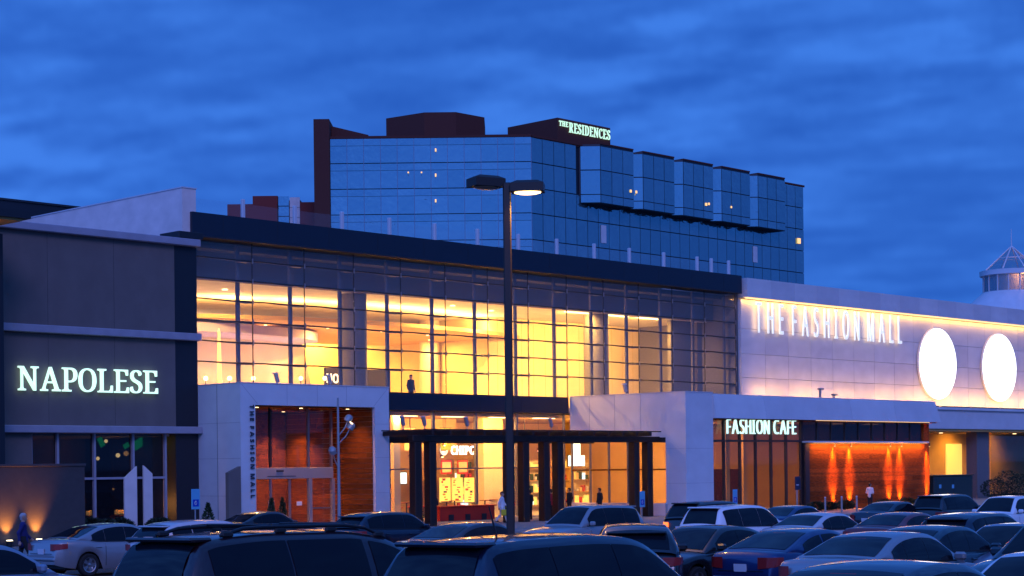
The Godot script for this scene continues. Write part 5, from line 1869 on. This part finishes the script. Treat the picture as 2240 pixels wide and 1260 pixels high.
	for e in [[0, 1, 2, 3]]:
		quad(wedge, q[0], q[1], q[2], q[3])
		var z := Vector3(0, 0, -0.8)
		quad(wedge, q[1] + z, q[0] + z, q[3] + z, q[2] + z)
		for i in 4:
			quad(wedge, q[i] + z, q[(i + 1) % 4] + z, q[(i + 1) % 4], q[i])
	var wd := part(t, "parapet_wedge", done(wedge), M.brown_brick, A * wa + nA * -2.0)
	wd.basis = ba
	# penthouse blocks
	var oct := PackedVector2Array()
	for e in [[-17.2, 0], [-10.6, -3], [-5.8, -1.0], [-3.6, 2.5], [-3.6, 9], [-17.2, 9]]:
		oct.append(Vector2(e[0], -e[1]))
	var ph := prism(PackedVector2Array([Vector2(-7.2, -1), Vector2(-1.5, 3.0), Vector2(3.0, 3.0), Vector2(7.0, -1), Vector2(7.0, -9), Vector2(-7.2, -9)]), 49.3, 53.6)
	var pn := part(t, "penthouse", ph, M.brown_brick, ba * Vector3(-13.6, 0, -6.0))
	pn.basis = ba
	var pc := lb(t, "sign_block", M.brown_brick, Vector3(13.0, 51.3, -6.5), Vector3(11.6, 4.0, 10.0))
	var s := thing("tower_sign", "pale green glowing letters reading THE RESIDENCES on tower roof", "sign", t.transform * Vector3(7.3, 51.6, -1.4), FB)
	letters(s, "THE", "Droid Serif", Vector3(0.1, 0.55, 0.05), 1.9, 0.75, 0.1, M.sign_tower, 700)
	letters(s, "RESIDENCES", "Droid Serif", Vector3(2.2, -0.15, 0.05), 9.1, 1.45, 0.1, M.sign_tower, 700)
	# roof plant
	for e in [[1052, 270, 262.0, 3.0], [1066, 268, 262.0, 3.4], [1078, 270, 262.0, 3.0]]:
		var p := pz(e[0], e[1], e[2])
		var v := thing("roof_vent_stack", "pale metal vent box on the tower roof between brown blocks", "vent", Vector3(p.x, 49.3, p.z), Basis(), "vent boxes on the tower")
		lb(v, "duct", M.white_metal, Vector3(0, e[3] / 2, 0), Vector3(0.85, e[3], 1.0), 0.05)
		lb(v, "hood", M.galvanised, Vector3(0, e[3] + 0.08, 0), Vector3(0.95, 0.14, 1.1), 0.03)
	for u in [812, 1100]:
		var p := pz(u, 285, 255.0)
		var v := thing("gooseneck_vent", "dark curved gooseneck pipe on the tower roof", "vent", Vector3(p.x, 49.3, p.z), Basis(), "gooseneck pipes on the tower")
		var st := begin()
		tube(st, [Vector3(0, 0, 0), Vector3(0, 1.2, 0), Vector3(0.15, 1.65, 0), Vector3(0.5, 1.8, 0), Vector3(0.85, 1.65, 0)], [0.16, 0.16, 0.16, 0.16, 0.16], 8)
		part(v, "pipe", done(st), M.dark_steel)
		part(v, "collar", cyl_mesh(0.26, 0.26, 0.14, 10), M.dark_steel, Vector3(0, 0.07, 0))
	# a few lit rooms
	for e in [[953, 328], [953, 383], [953, 439], [893, 377], [922, 377]]:
		var p := pz(e[0], e[1], 244.6)
		var v := thing("room_lamp", "tiny lit lamp showing in the tower's mirror glass", "lamp", p, Basis(), "lit lamps in the tower windows")
		lb(v, "shade", M.lamp_dim, Vector3.ZERO, Vector3(0.2, 0.42 if e[0] == 953 else 0.18, 0.06), 0.02)
		lb(v, "bracket", M.dark_steel, Vector3(0, -0.34, 0), Vector3(0.05, 0.1, 0.05))
	for e in [[1748, 527, -92.9, 0.45], [1380, 418, -90.8, 0.2], [1392, 420, -90.8, 0.2], [1545, 447, -90.8, 0.22], [1551, 446, -90.8, 0.18], [1600, 453, -90.8, 0.16]]:
		var p := pb(e[0], e[1], e[2])
		var v := ft("room_lamp", "tiny lit lamp showing in the tower's mirror glass", "lamp", p.x, e[2], p.y, "lit lamps in the tower windows")
		lb(v, "shade", M.lamp_dim, Vector3.ZERO, Vector3(e[3] * 2, e[3] * 2, 0.08), 0.03)
		lb(v, "bracket", M.dark_steel, Vector3(0, -e[3] - 0.08, 0), Vector3(0.05, 0.14, 0.05))
	# the lower red brick block at the tower's left
	var bz := 255.0
	var b0 := pz(497, 432, bz)
	var b1 := pz(702, 420, bz)
	var rb := thing("brick_block", "low red brick roof block with pale panel strip beside the tower", "building", Vector3(b0.x, 0, -bz))
	var W := b1.x - b0.x
	var q0 := pz(606, 432, bz).x - b0.x
	var q1 := pz(656, 432, bz).x - b0.x
	lb(rb, "brick_wall", M.red_brick, Vector3(q0 / 2, 20.7, -4), Vector3(q0, 41.4 + 1.0, 8))
	lb(rb, "brick_wall", M.red_brick, Vector3((q1 + W) / 2, 21.0, -4), Vector3(W - q1, 42.2, 8))
	lb(rb, "brick_wall", M.red_brick, Vector3(q0 * 0.75, 21.4, -4.2), Vector3(q0 * 0.5, 42.8 + 0.7, 7.4))
	lb(rb, "stair_core", M.dark_wall, Vector3((q0 + q1) / 2, 21, -4.5), Vector3(q1 - q0 - 0.02, 43.0, 7.4))
	for i in 6:
		lb(rb, "stair_window", M.tower_glass_0, Vector3(q0 + (q1 - q0) * 0.26, 42.4 - i * 1.5, -0.72), Vector3((q1 - q0) * 0.46, 1.38, 0.08))
		lb(rb, "pale_panel", M.pale_stucco, Vector3(q0 + (q1 - q0) * 0.75, 42.2 - i * 1.5, -0.72), Vector3((q1 - q0) * 0.44, 1.44, 0.1))

# ---------------------------------------------------------------- the lantern roof on the right
func cupola() -> void:
	var Z := 200.0
	var c := pz(2213, 600, Z)
	var t := thing("glass_cupola", "octagonal glass lantern with pointed roof above the white wing", "cupola", Vector3(c.x, 0, c.z), Basis(Vector3.UP, 0.2))
	var R := 3.2
	var yr := pz(2213, 600, Z).y
	var yt := pz(2213, 538, Z).y
	var yd := pz(2213, 640, Z).y
	part(t, "base_roof", lathe([[9.0, yd - 5.0], [R * 1.02, yd], [R * 1.02, yd + 0.05], [0.001, yd + 0.06]], 16), M.white_panel)
	part(t, "supporting_block", lathe([[9.4, 0.0], [9.4, yd - 5.1], [0.001, yd - 5.0]], 16), M.white_panel_b)
	for k in 16:
		var w := TAU * (k + 0.5) / 16
		var o := lb(t, "drum_post", M.white_metal, Vector3(cos(w) * R, (yd + yr) / 2, sin(w) * R), Vector3(0.12, yr - yd, 0.12))
		o.rotation.y = -w
		var g := lb(t, "drum_pane", M.dome_glass, Vector3(cos(w + TAU / 32) * R * 0.98, (yd + yr) / 2, sin(w + TAU / 32) * R * 0.98), Vector3(0.03, yr - yd - 0.1, R * TAU / 16 - 0.14))
		g.rotation.y = -w - TAU / 32
	part(t, "drum_core", cyl_mesh(R * 0.55, R * 0.55, yr - yd, 12), M.pale_stucco, Vector3(0, (yr + yd) / 2, 0))
	part(t, "eave_ring", lathe([[R * 1.0, yr - 0.25], [R * 1.12, yr - 0.2], [R * 1.12, yr + 0.35], [R * 0.98, yr + 0.38]], 16), M.white_metal)
	for k in 8:
		var a0 := TAU * k / 8
		var a1 := TAU * (k + 1) / 8
		var st := begin()
		tri(st, Vector3(cos(a0) * R, yr + 0.4, -sin(a0) * R), Vector3(cos(a1) * R, yr + 0.4, -sin(a1) * R), Vector3(0, yt, 0))
		part(t, "roof_pane", done(st), M.dome_glass)
		var s2 := begin()
		tube(s2, [Vector3(cos(a0) * R, yr + 0.4, -sin(a0) * R), Vector3(0, yt, 0)], [0.09, 0.07], 6)
		part(t, "roof_rib", done(s2), M.white_metal)
		var s3 := begin()
		tube(s3, [Vector3(cos(a0) * R * 0.5, lerpf(yr + 0.4, yt, 0.5), -sin(a0) * R * 0.5), Vector3(cos(a1) * R * 0.5, lerpf(yr + 0.4, yt, 0.5), -sin(a1) * R * 0.5)], [0.05, 0.05], 6)
		part(t, "roof_bar", done(s3), M.white_metal)
	part(t, "finial", cyl_mesh(0.09, 0.03, 2.0, 8), M.white_metal, Vector3(0, yt + 0.95, 0))
	lamp_omni(t, Vector3(0, yr - 0.4, R * 0.8), warm(1.0), 4.0, 0.2)

# ---------------------------------------------------------------- the dark roofs at the far left
func far_left() -> void:
	var t := ft("dark_roof", "dark sloping roof rising behind the restaurant's white wedge", "roof", 40, -14)
	var p := pb(0, 437, -16)
	var q := pb(250, 432, -16)
	fb(t, "roof_mass", M.dark_wall, 20, q.x, 0, p.y, -30, -16)
	fb(t, "coping", M.dark_steel, 20, q.x + 0.1, p.y + 0.003, p.y + 0.12, -30.1, -15.9)
	var n := ft("eave_building", "near dark building edge with deep eave lit amber beneath", "building", 36, 4)
	var e := pb(68, 478, 6)
	var f := pb(8, 700, 4)
	fb(n, "wall", M.dark_wall, 22, f.x, 0, e.y - 0.5, -2, 4)
	fb(n, "eave", M.dark_wall, 20, e.x, e.y - 0.02, e.y + 0.32, -3, 6)
	fb(n, "soffit", M.interior_amber, 20, e.x - 0.3, e.y - 0.12, e.y - 0.025, -3, 5.8)
	fb(n, "soffit_lamp", M.lamp_dim, f.x - 4.0, f.x - 2.0, e.y - 0.16, e.y - 0.125, 4.6, 4.8)
	lamp_area(n, Vector3(f.x - 2.5, e.y - 2.0, 5.2) - origin_of(n), Vector3(0, 1, 0), Vector2(2, 0.4), warm(1.5), 0.9)

# ---------------------------------------------------------------- street furniture and plants
func street_things() -> void:
	# car park lamp with two heads
	var at := Vector3(-0.05, 0, -42.0)
	at.y = lot(at)
	var t := thing("lamp_post", "tall dark car park lamp post with two box heads, one lit", "lamp post", at)
	var top := 10.1 - at.y
	part(t, "pole", box_mesh(Vector3(0.2, top, 0.2), 0.03), M.lamp_metal if M.has("lamp_metal") else mat("lamp_metal", 0.022, 0.014, 0.012, 0.5), Vector3(0, top / 2, 0))
	part(t, "footing", cyl_mesh(0.3, 0.3, 0.7, 20), M.kerb, Vector3(0, 0.35, 0))
	for s in [-1.0, 1.0]:
		var h := Node3D.new()
		h.name = "lamp_head"
		t.add_child(h, true)
		h.position = Vector3(s * 0.5, top + (0.0 if s < 0 else -0.13), 0.0)
		h.rotation.y = 0.5 if s < 0 else -0.1
		var st := begin()
		var lo := [Vector3(-0.4, -0.1, -0.26), Vector3(0.4, -0.1, -0.26), Vector3(0.4, -0.1, 0.26), Vector3(-0.4, -0.1, 0.26)]
		var mid := lo.map(func(c): return c + Vector3(0, 0.2, 0))
		var hi := mid.map(func(c): return Vector3(c.x * 0.62, 0.17, c.z * 0.62))
		for i in 4:
			var k := (i + 1) % 4
			quad(st, lo[k], lo[i], mid[i], mid[k])
			quad(st, mid[k], mid[i], hi[i], hi[k])
		quad(st, hi[3], hi[2], hi[1], hi[0])
		quad(st, lo[0], lo[1], lo[2], lo[3])
		part(h, "housing", done(st), M.lamp_metal)
		lb(h, "arm", M.lamp_metal, Vector3(-s * 0.42, -0.02, 0), Vector3(0.2, 0.1, 0.12), 0.02)
		part(h, "lens", lathe([[0.001, -0.06], [0.2, -0.045], [0.3, -0.02], [0.31, 0.0]], 24, Vector3(1.05, 1, 0.7)), M.lamp_sodium if s > 0 else M.dull_lens, Vector3(0, -0.103, 0))
		if s > 0:
			lamp_spot(h, Vector3(0, -0.2, 0), Vector3(0, -1, 0), 75, 1.0, Color(1.0, 0.72, 0.38), 40.0, 0.2)
	# cluster light in front of the portal
	var cp := pb(741, 1050, 8.0)
	var cl := ft("cluster_light", "slim grey pole with three small spotlight heads before the portal", "lamp post", cp.x, 8.0, 0.13)
	var pt := pb(739, 876, 8.0).y
	part(cl, "pole", cyl_mesh(0.1, 0.05, pt, 14), M.galvanised, Vector3(0, pt / 2, 0))
	part(cl, "base_plate", cyl_mesh(0.22, 0.22, 0.05, 16), M.galvanised, Vector3(0, 0.025, 0))
	for e in [[763, 915, true], [768, 932, false], [727, 985, false]]:
		var p := pb(e[0], e[1], 8.0)
		var rel := Vector3(p.x - cp.x, p.y - 0.13, 0.0)
		var st := begin()
		tube(st, [Vector3(0, rel.y - 0.9, 0), Vector3(rel.x * 0.6, rel.y - 0.5, 0), rel], [0.035, 0.03, 0.025], 8)
		var arm := part(cl, "arm", done(st), M.galvanised)
		var hd := part(arm, "spot_head", lathe_once("spothead", [[0.001, -0.2], [0.19, -0.18], [0.2, 0.05], [0.12, 0.17], [0.001, 0.2]], 16), M.galvanised, rel)
		hd.rotation = Vector3(0.3, 0, -0.5 if rel.x > 0 else 0.5)
		if e[2]:
			part(arm, "lens", cyl_mesh(0.16, 0.16, 0.02, 16), M.lamp_warm, rel + Vector3(0.06, -0.21, 0.05)).rotation = Vector3(0.3, 0, -0.5)
			lamp_spot(cl, rel + Vector3(0.08, -0.27, 0.07), Vector3(0.3, -1, 0.2), 45, 0.8, warm(0.6), 5.0, 0.15)
	# signs on posts
	for e in [[428, 1092, 14.0, "beside the portal's left side", 0.62], [1405, 1092, 14.5, "before the pergola", 0.6], [1608, 1087, 15.0, "before the amber cafe windows", 0.6]]:
		var p := pb(e[0], e[1], e[2])
		var s := ft("parking_sign", "pale blue accessible parking sign on a thin post " + e[3], "sign", p.x, e[2], 0.0, "accessible parking signs")
		part(s, "post", cyl_mesh(0.03, 0.03, p.y + 0.4, 8), M.galvanised, Vector3(0, (p.y + 0.4) / 2, -0.04))
		lb(s, "plate", M.sign_plate, Vector3(0, p.y, 0), Vector3(0.44, 0.86, 0.02), 0.008)
		lb(s, "blue_field", M.sign_blue, Vector3(0, p.y - 0.16, 0.013), Vector3(0.3, 0.3, 0.006))
		# wheelchair mark
		var st := begin()
		for k in 14:
			var a0 := -0.6 + 4.4 * k / 14.0
			var a1 := -0.6 + 4.4 * (k + 1) / 14.0
			quad(st, Vector3(-sin(a0) * 0.06, -cos(a0) * 0.06, 0), Vector3(-sin(a0) * 0.085, -cos(a0) * 0.085, 0), Vector3(-sin(a1) * 0.085, -cos(a1) * 0.085, 0), Vector3(-sin(a1) * 0.06, -cos(a1) * 0.06, 0))
		sbox(st, Vector3(-0.02, -0.02, -0.002), Vector3(0.005, 0.1, 0.002))
		sbox(st, Vector3(0.005, -0.02, -0.002), Vector3(0.06, 0.005, 0.002))
		part(s, "wheelchair_mark", done(st), M.plate, Vector3(0, p.y - 0.16, 0.019))
	var dp := pb(1745, 1057, 15.5)
	var ds := ft("dark_sign", "dark navy notice board on a post before the cafe wood wall", "sign", dp.x, 15.5)
	part(ds, "post", cyl_mesh(0.05, 0.05, dp.y, 8), M.galvanised, Vector3(0, dp.y / 2, -0.06))
	lb(ds, "board", M.sign_navy, Vector3(0, dp.y, 0), Vector3(0.55, 0.8, 0.05), 0.02)
	lb(ds, "stripe", M.plate, Vector3(-0.05, dp.y - 0.1, 0.027), Vector3(0.25, 0.06, 0.004))
	# bollards before the wood wall
	for u in [1805, 1841, 1874, 1458, 1485]:
		var p := pb(u, 1098, 14.0)
		var b := ft("bollard", "slim pale bollard on the pavement edge near the cafe", "bollard", p.x, 14.0, 0.13, "bollards near the cafe")
		part(b, "shaft", cyl_mesh(0.06, 0.06, 0.95, 12), M.galvanised, Vector3(0, 0.475, 0))
		part(b, "cap", lathe_once("bcap", [[0.065, 0.0], [0.06, 0.04], [0.001, 0.07]], 12), M.white_metal, Vector3(0, 0.95, 0))
	# dark green cabinets
	var g0 := pb(2043, 1042, 8.0)
	var g1 := pb(2128, 1042, 8.0)
	var gc := ft("utility_cabinet", "dark green utility cabinet with two pale stickers beside the wood wall", "cabinet", g0.x, 8.0)
	fb(gc, "body", M.cabinet_green, g0.x, g1.x, 0.14, g0.y, 6.6, 8.0, 0.05)
	fb(gc, "lid", M.cabinet_green, g0.x - 0.05, g1.x + 0.05, g0.y + 0.003, g0.y + 0.08, 6.55, 8.06, 0.02)
	for u in [2057, 2085]:
		var p := pb(u, 1064, 8.02)
		fb(gc, "sticker", M.sign_plate, p.x - 0.16, p.x + 0.16, p.y - 0.14, p.y + 0.14, 8.001, 8.012)
	fb(gc, "door_seam", M.black_trim, (g0.x + g1.x) / 2 - 0.02, (g0.x + g1.x) / 2 + 0.02, 0.3, g0.y - 0.1, 8.0, 8.006)
	# shrubs
	for e in [[455, 1106, 8.0, 0.45, 1.2, "small dark cone shrub in a pot at the portal's left corner"], [594, 1106, 5.4, 0.3, 1.3, "narrow cone shrub in a pot left of the entrance doors"], [618, 1106, 5.4, 0.3, 1.3, "narrow cone shrub in a pot before the sliding doors"], [912, 1100, 6.0, 0.4, 1.3, "small round shrub in a pot at the pergola's left posts"]]:
		var p := pb(e[0], e[1], e[2])
		potted(p.x, e[2], e[3], e[4], e[5])
	for e in [[1786, 0.9], [1815, 0.8], [1850, 0.9], [1935, 0.85], [1985, 0.9], [2020, 0.8]]:
		var p := pb(e[0], 1100, 10.5)
		shrub(p.x, 10.5, e[1] * 0.6, 0.6, "low dark shrub in the bed below the red wood wall", "shrubs below the wood wall")
	for e in [[2175, 1.5], [2205, 2.2], [2232, 1.9], [2262, 2.2]]:
		var p := pb(e[0], 1080, 3.0)
		shrub(p.x, 3.0, e[1], 1.2, "tall dark shrub before the far entrance's shop window", "shrubs at the far entrance")
	for e in [[200, 0.9], [232, 0.8], [262, 0.85], [350, 0.8]]:
		var p := pb(e[0], 1120, 5.2)
		shrub(p.x, 5.2, e[1], 0.7, "low dark shrub below the restaurant's dark windows", "shrubs below the restaurant windows")

func leaf_mesh(height: float, radius: float, n: int, cone: bool, size: float) -> ArrayMesh:
	var st := begin()
	for i in n:
		var y := rng.randf()
		var rr := radius * ((1.0 - y) if cone else sqrt(maxf(0.05, 1.0 - pow(2.0 * y - 1.0, 2.0)))) * sqrt(rng.randf_range(0.25, 1.0))
		var w := rng.randf() * TAU
		var c := Vector3(cos(w) * rr, y * height, sin(w) * rr)
		var d := Vector3(cos(w) + rng.randf_range(-0.5, 0.5), rng.randf_range(0.1, 1.2), sin(w) + rng.randf_range(-0.5, 0.5)).normalized()
		var sd := d.cross(Vector3(rng.randf() - 0.5, rng.randf() - 0.5, rng.randf() - 0.5)).normalized()
		tri(st, c - sd * size * 0.35, c + sd * size * 0.35, c + d * size)
	return done(st)

func potted(a: float, b: float, r: float, h: float, label: String) -> void:
	var t := ft("potted_shrub", label, "plant", a, b, 0.13)
	part(t, "pot", lathe([[r * 0.7, 0.0], [r * 0.95, 0.35], [r * 0.8, 0.36], [0.001, 0.33]], 16), M.pot)
	part(t, "stem", cyl_mesh(0.03, 0.02, h * 0.6, 6), M.bark, Vector3(0, 0.33 + h * 0.3, 0))
	part(t, "foliage", leaf_mesh(h, r, 700, true, 0.11), M.leaf, Vector3(0, 0.36, 0))

func shrub(a: float, b: float, h: float, r: float, label: String, group: String) -> void:
	var t := ft("shrub", label, "shrub", a, b, 0.12, group)
	part(t, "stem", cyl_mesh(0.04, 0.02, h * 0.6, 6), M.bark, Vector3(0, h * 0.3, 0))
	part(t, "foliage", leaf_mesh(h, r, 900, false, 0.14), M.leaf_dark, Vector3(0, 0.04, 0))

# ---------------------------------------------------------------- cars
func spot(u: float, depth: float) -> Vector3:      # a place on the car park in the direction of column u
	return Vector3(sight(u, 1120).x * depth, 0, -depth)

func cars() -> void:
	var d := sight(0, 0)
	var list := [
		# kind, paint, column of its middle, depth, turn, label
		["sedan", "silver", 245, 51.0, 0.0, "silver sedan parked beside the walking person in blue"],
		["hatch", "pearl", 462, 47.0, 0.0, "pale grey hatchback behind the dark maroon minivan"],
		["van", "maroon", 700, 20.5, 0.0, "dark maroon minivan with roof rails"],
		["suv", "navy", 1262, 18.4, 0.0, "dark navy sport utility car with short roof antenna"],
		["sedan", "ice", -60, 30.0, 0.0, "pale blue sedan parked in the row before the silver sedan"],
		["sedan", "graphite", 580, 70.0, 0.0, "dark grey sedan before the entrance portal doors"],
		["hatch", "navy", 860, 59.0, 0.0, "dark blue hatchback in front of the pergola's left posts"],
		["sedan", "navy", 1040, 46.0, 0.0, "dark blue sedan low behind the navy sport utility car"],
		["suv", "silver", 1275, 58.0, PI, "silver sport utility car facing the restaurant before the pergola"],
		["hatch", "black", 1388, 35.0, 0.72, "black boxy hatchback standing in the aisle behind the navy sport utility car"],
		["sedan", "black", 1545, 38.5, PI, "black sedan facing the restaurant beside the blue sedan"],
		["suv", "white", 1625, 55.0, 0.0, "white sport utility car with red tail lamps before the cafe"],
		["sedan", "pearl", 1800, 55.0, 0.0, "pearl white sedan beside the white sport utility car"],
		["sedan", "blue", 1740, 70.0, 0.0, "small blue sedan behind the pearl white sedan"],
		["coupe", "blue", 1760, 36.0, 0.0, "blue sedan with wedge tail lamps and white plate"],
		["sedan", "silver", 1945, 31.0, 0.0, "silver sedan with slim red tail lamps beside the blue sedan"],
		["sedan", "red", 1980, 54.0, 0.0, "dark red sedan parked before the red wood wall"],
		["sedan", "navy", 1955, 77.0, 0.0, "dark blue sedan close to the man in white"],
		["sedan", "teal", 2045, 36.0, 0.0, "dark teal sedan between the silver and navy cars"],
		["hatch", "navy", 2150, 45.0, 0.0, "dark blue estate car with see through rear window"],
		["suv", "graphite", 2085, 78.0, 0.0, "dark grey sport utility car near the green cabinet"],
		["suv", "white", 2200, 70.0, PI, "white sport utility car facing the restaurant near the green cabinet"],
		["sedan", "ice", 2225, 37.0, PI, "pale silver blue sedan facing the restaurant beside the teal cars"],
		["suv", "teal", 2345, 29.0, PI, "dark teal sport utility car facing the restaurant"],
		["sedan", "navy", 1965, 17.2, 0.0, "navy sedan parked alongside the silver sedan with slim lamps"],
		["sedan", "white", 2330, 19.5, PI, "white sedan parked next to the dark teal sport utility car"],
		["suv", "graphite", 1570, 66.0, 0.0, "dark car with lit brake lamp behind the white car"],
	]
	for e in list:
		var opt := {}
		if e[5].contains("antenna"):
			opt["antenna"] = true
		if e[5].contains("lit brake"):
			opt["lit"] = true
		make_car(e[0], e[5], M["paint_" + e[1]], spot(e[2], e[3]), e[4], opt)

# ---------------------------------------------------------------- people
func people() -> void:
	var c := {"hair": M.hair_grey, "top": M.cloth_blue, "legs": M.cloth_black}
	var p := spot(50, 55.0)
	person("person with grey hair in long blue coat walking beside the silver sedan", Vector3(p.x, lot(p), p.z), 0.3, "walk", 0.018, true, c)
	var q := fw(68.4, 0.125, 8.1)
	person("person in white clothes carrying a yellow bag past the pergola", q, -0.2, "walk", 0.022, true, {"hair": M.hair_dark, "top": M.cloth_white, "legs": M.cloth_white})
	var bag := thing("shopping_bag", "yellow shopping bag in the hand of the person in white", "bag", q + Vector3(0.16, 0.42, 0.3), Basis(Vector3.UP, -0.2))
	lb(bag, "bag_body", M.bag_yellow, Vector3(0, 0.18, 0), Vector3(0.42, 0.34, 0.14), 0.03)
	var st := begin()
	tube(st, [Vector3(-0.1, 0.34, 0), Vector3(-0.06, 0.48, 0), Vector3(0.06, 0.48, 0), Vector3(0.1, 0.34, 0)], [0.012, 0.012, 0.012, 0.012], 6)
	part(bag, "handle", done(st), M.bag_yellow)
	var a := pb(948, 1110, 6.0)
	person("person in black top and pink trousers by the pergola's left posts", fw(a.x, 0.125, 6.0), 2.0, "bag", 0.022, false, {"hair": M.hair_dark, "top": M.cloth_black, "legs": M.cloth_pink})
	var b := pb(1903, 1090, 12.0)
	person("person in white shirt standing before the red wood wall", fw(b.x, 0.125, 12.0), 0.9, "bag", 0.022, false, {"hair": M.hair_dark, "top": M.cloth_white, "legs": M.cloth_black})
	for e in [[1160, 1110, 5.0, "cloth_black", "person in black standing between the pergola's middle posts", "bag"], [1205, 1110, 4.5, "cloth_red", "person in red top by the pergola's middle posts", "bag"], [1246, 1110, 2.5, "cloth_black", "person in dark top before the right hand shop window", "stand"], [1312, 1110, 5.0, "cloth_black", "person in dark top under the cafe's left window", "stand"]]:
		var s := pb(e[0], e[1], e[2])
		person(e[4], fw(minf(s.x, 82.0), 0.125, e[2]), 2.5, e[5], 0.024, false, {"hair": M.hair_dark, "top": M[e[3]], "legs": M.cloth_black})
	var w := pb(899, 850, -2.2)
	person("person in dark coat looking out from the upper floor", fw(w.x, 7.0, -2.2), -0.8, "stand", 0.024, true, {"hair": M.hair_dark, "top": M.cloth_black, "legs": M.cloth_black}, 1.8)
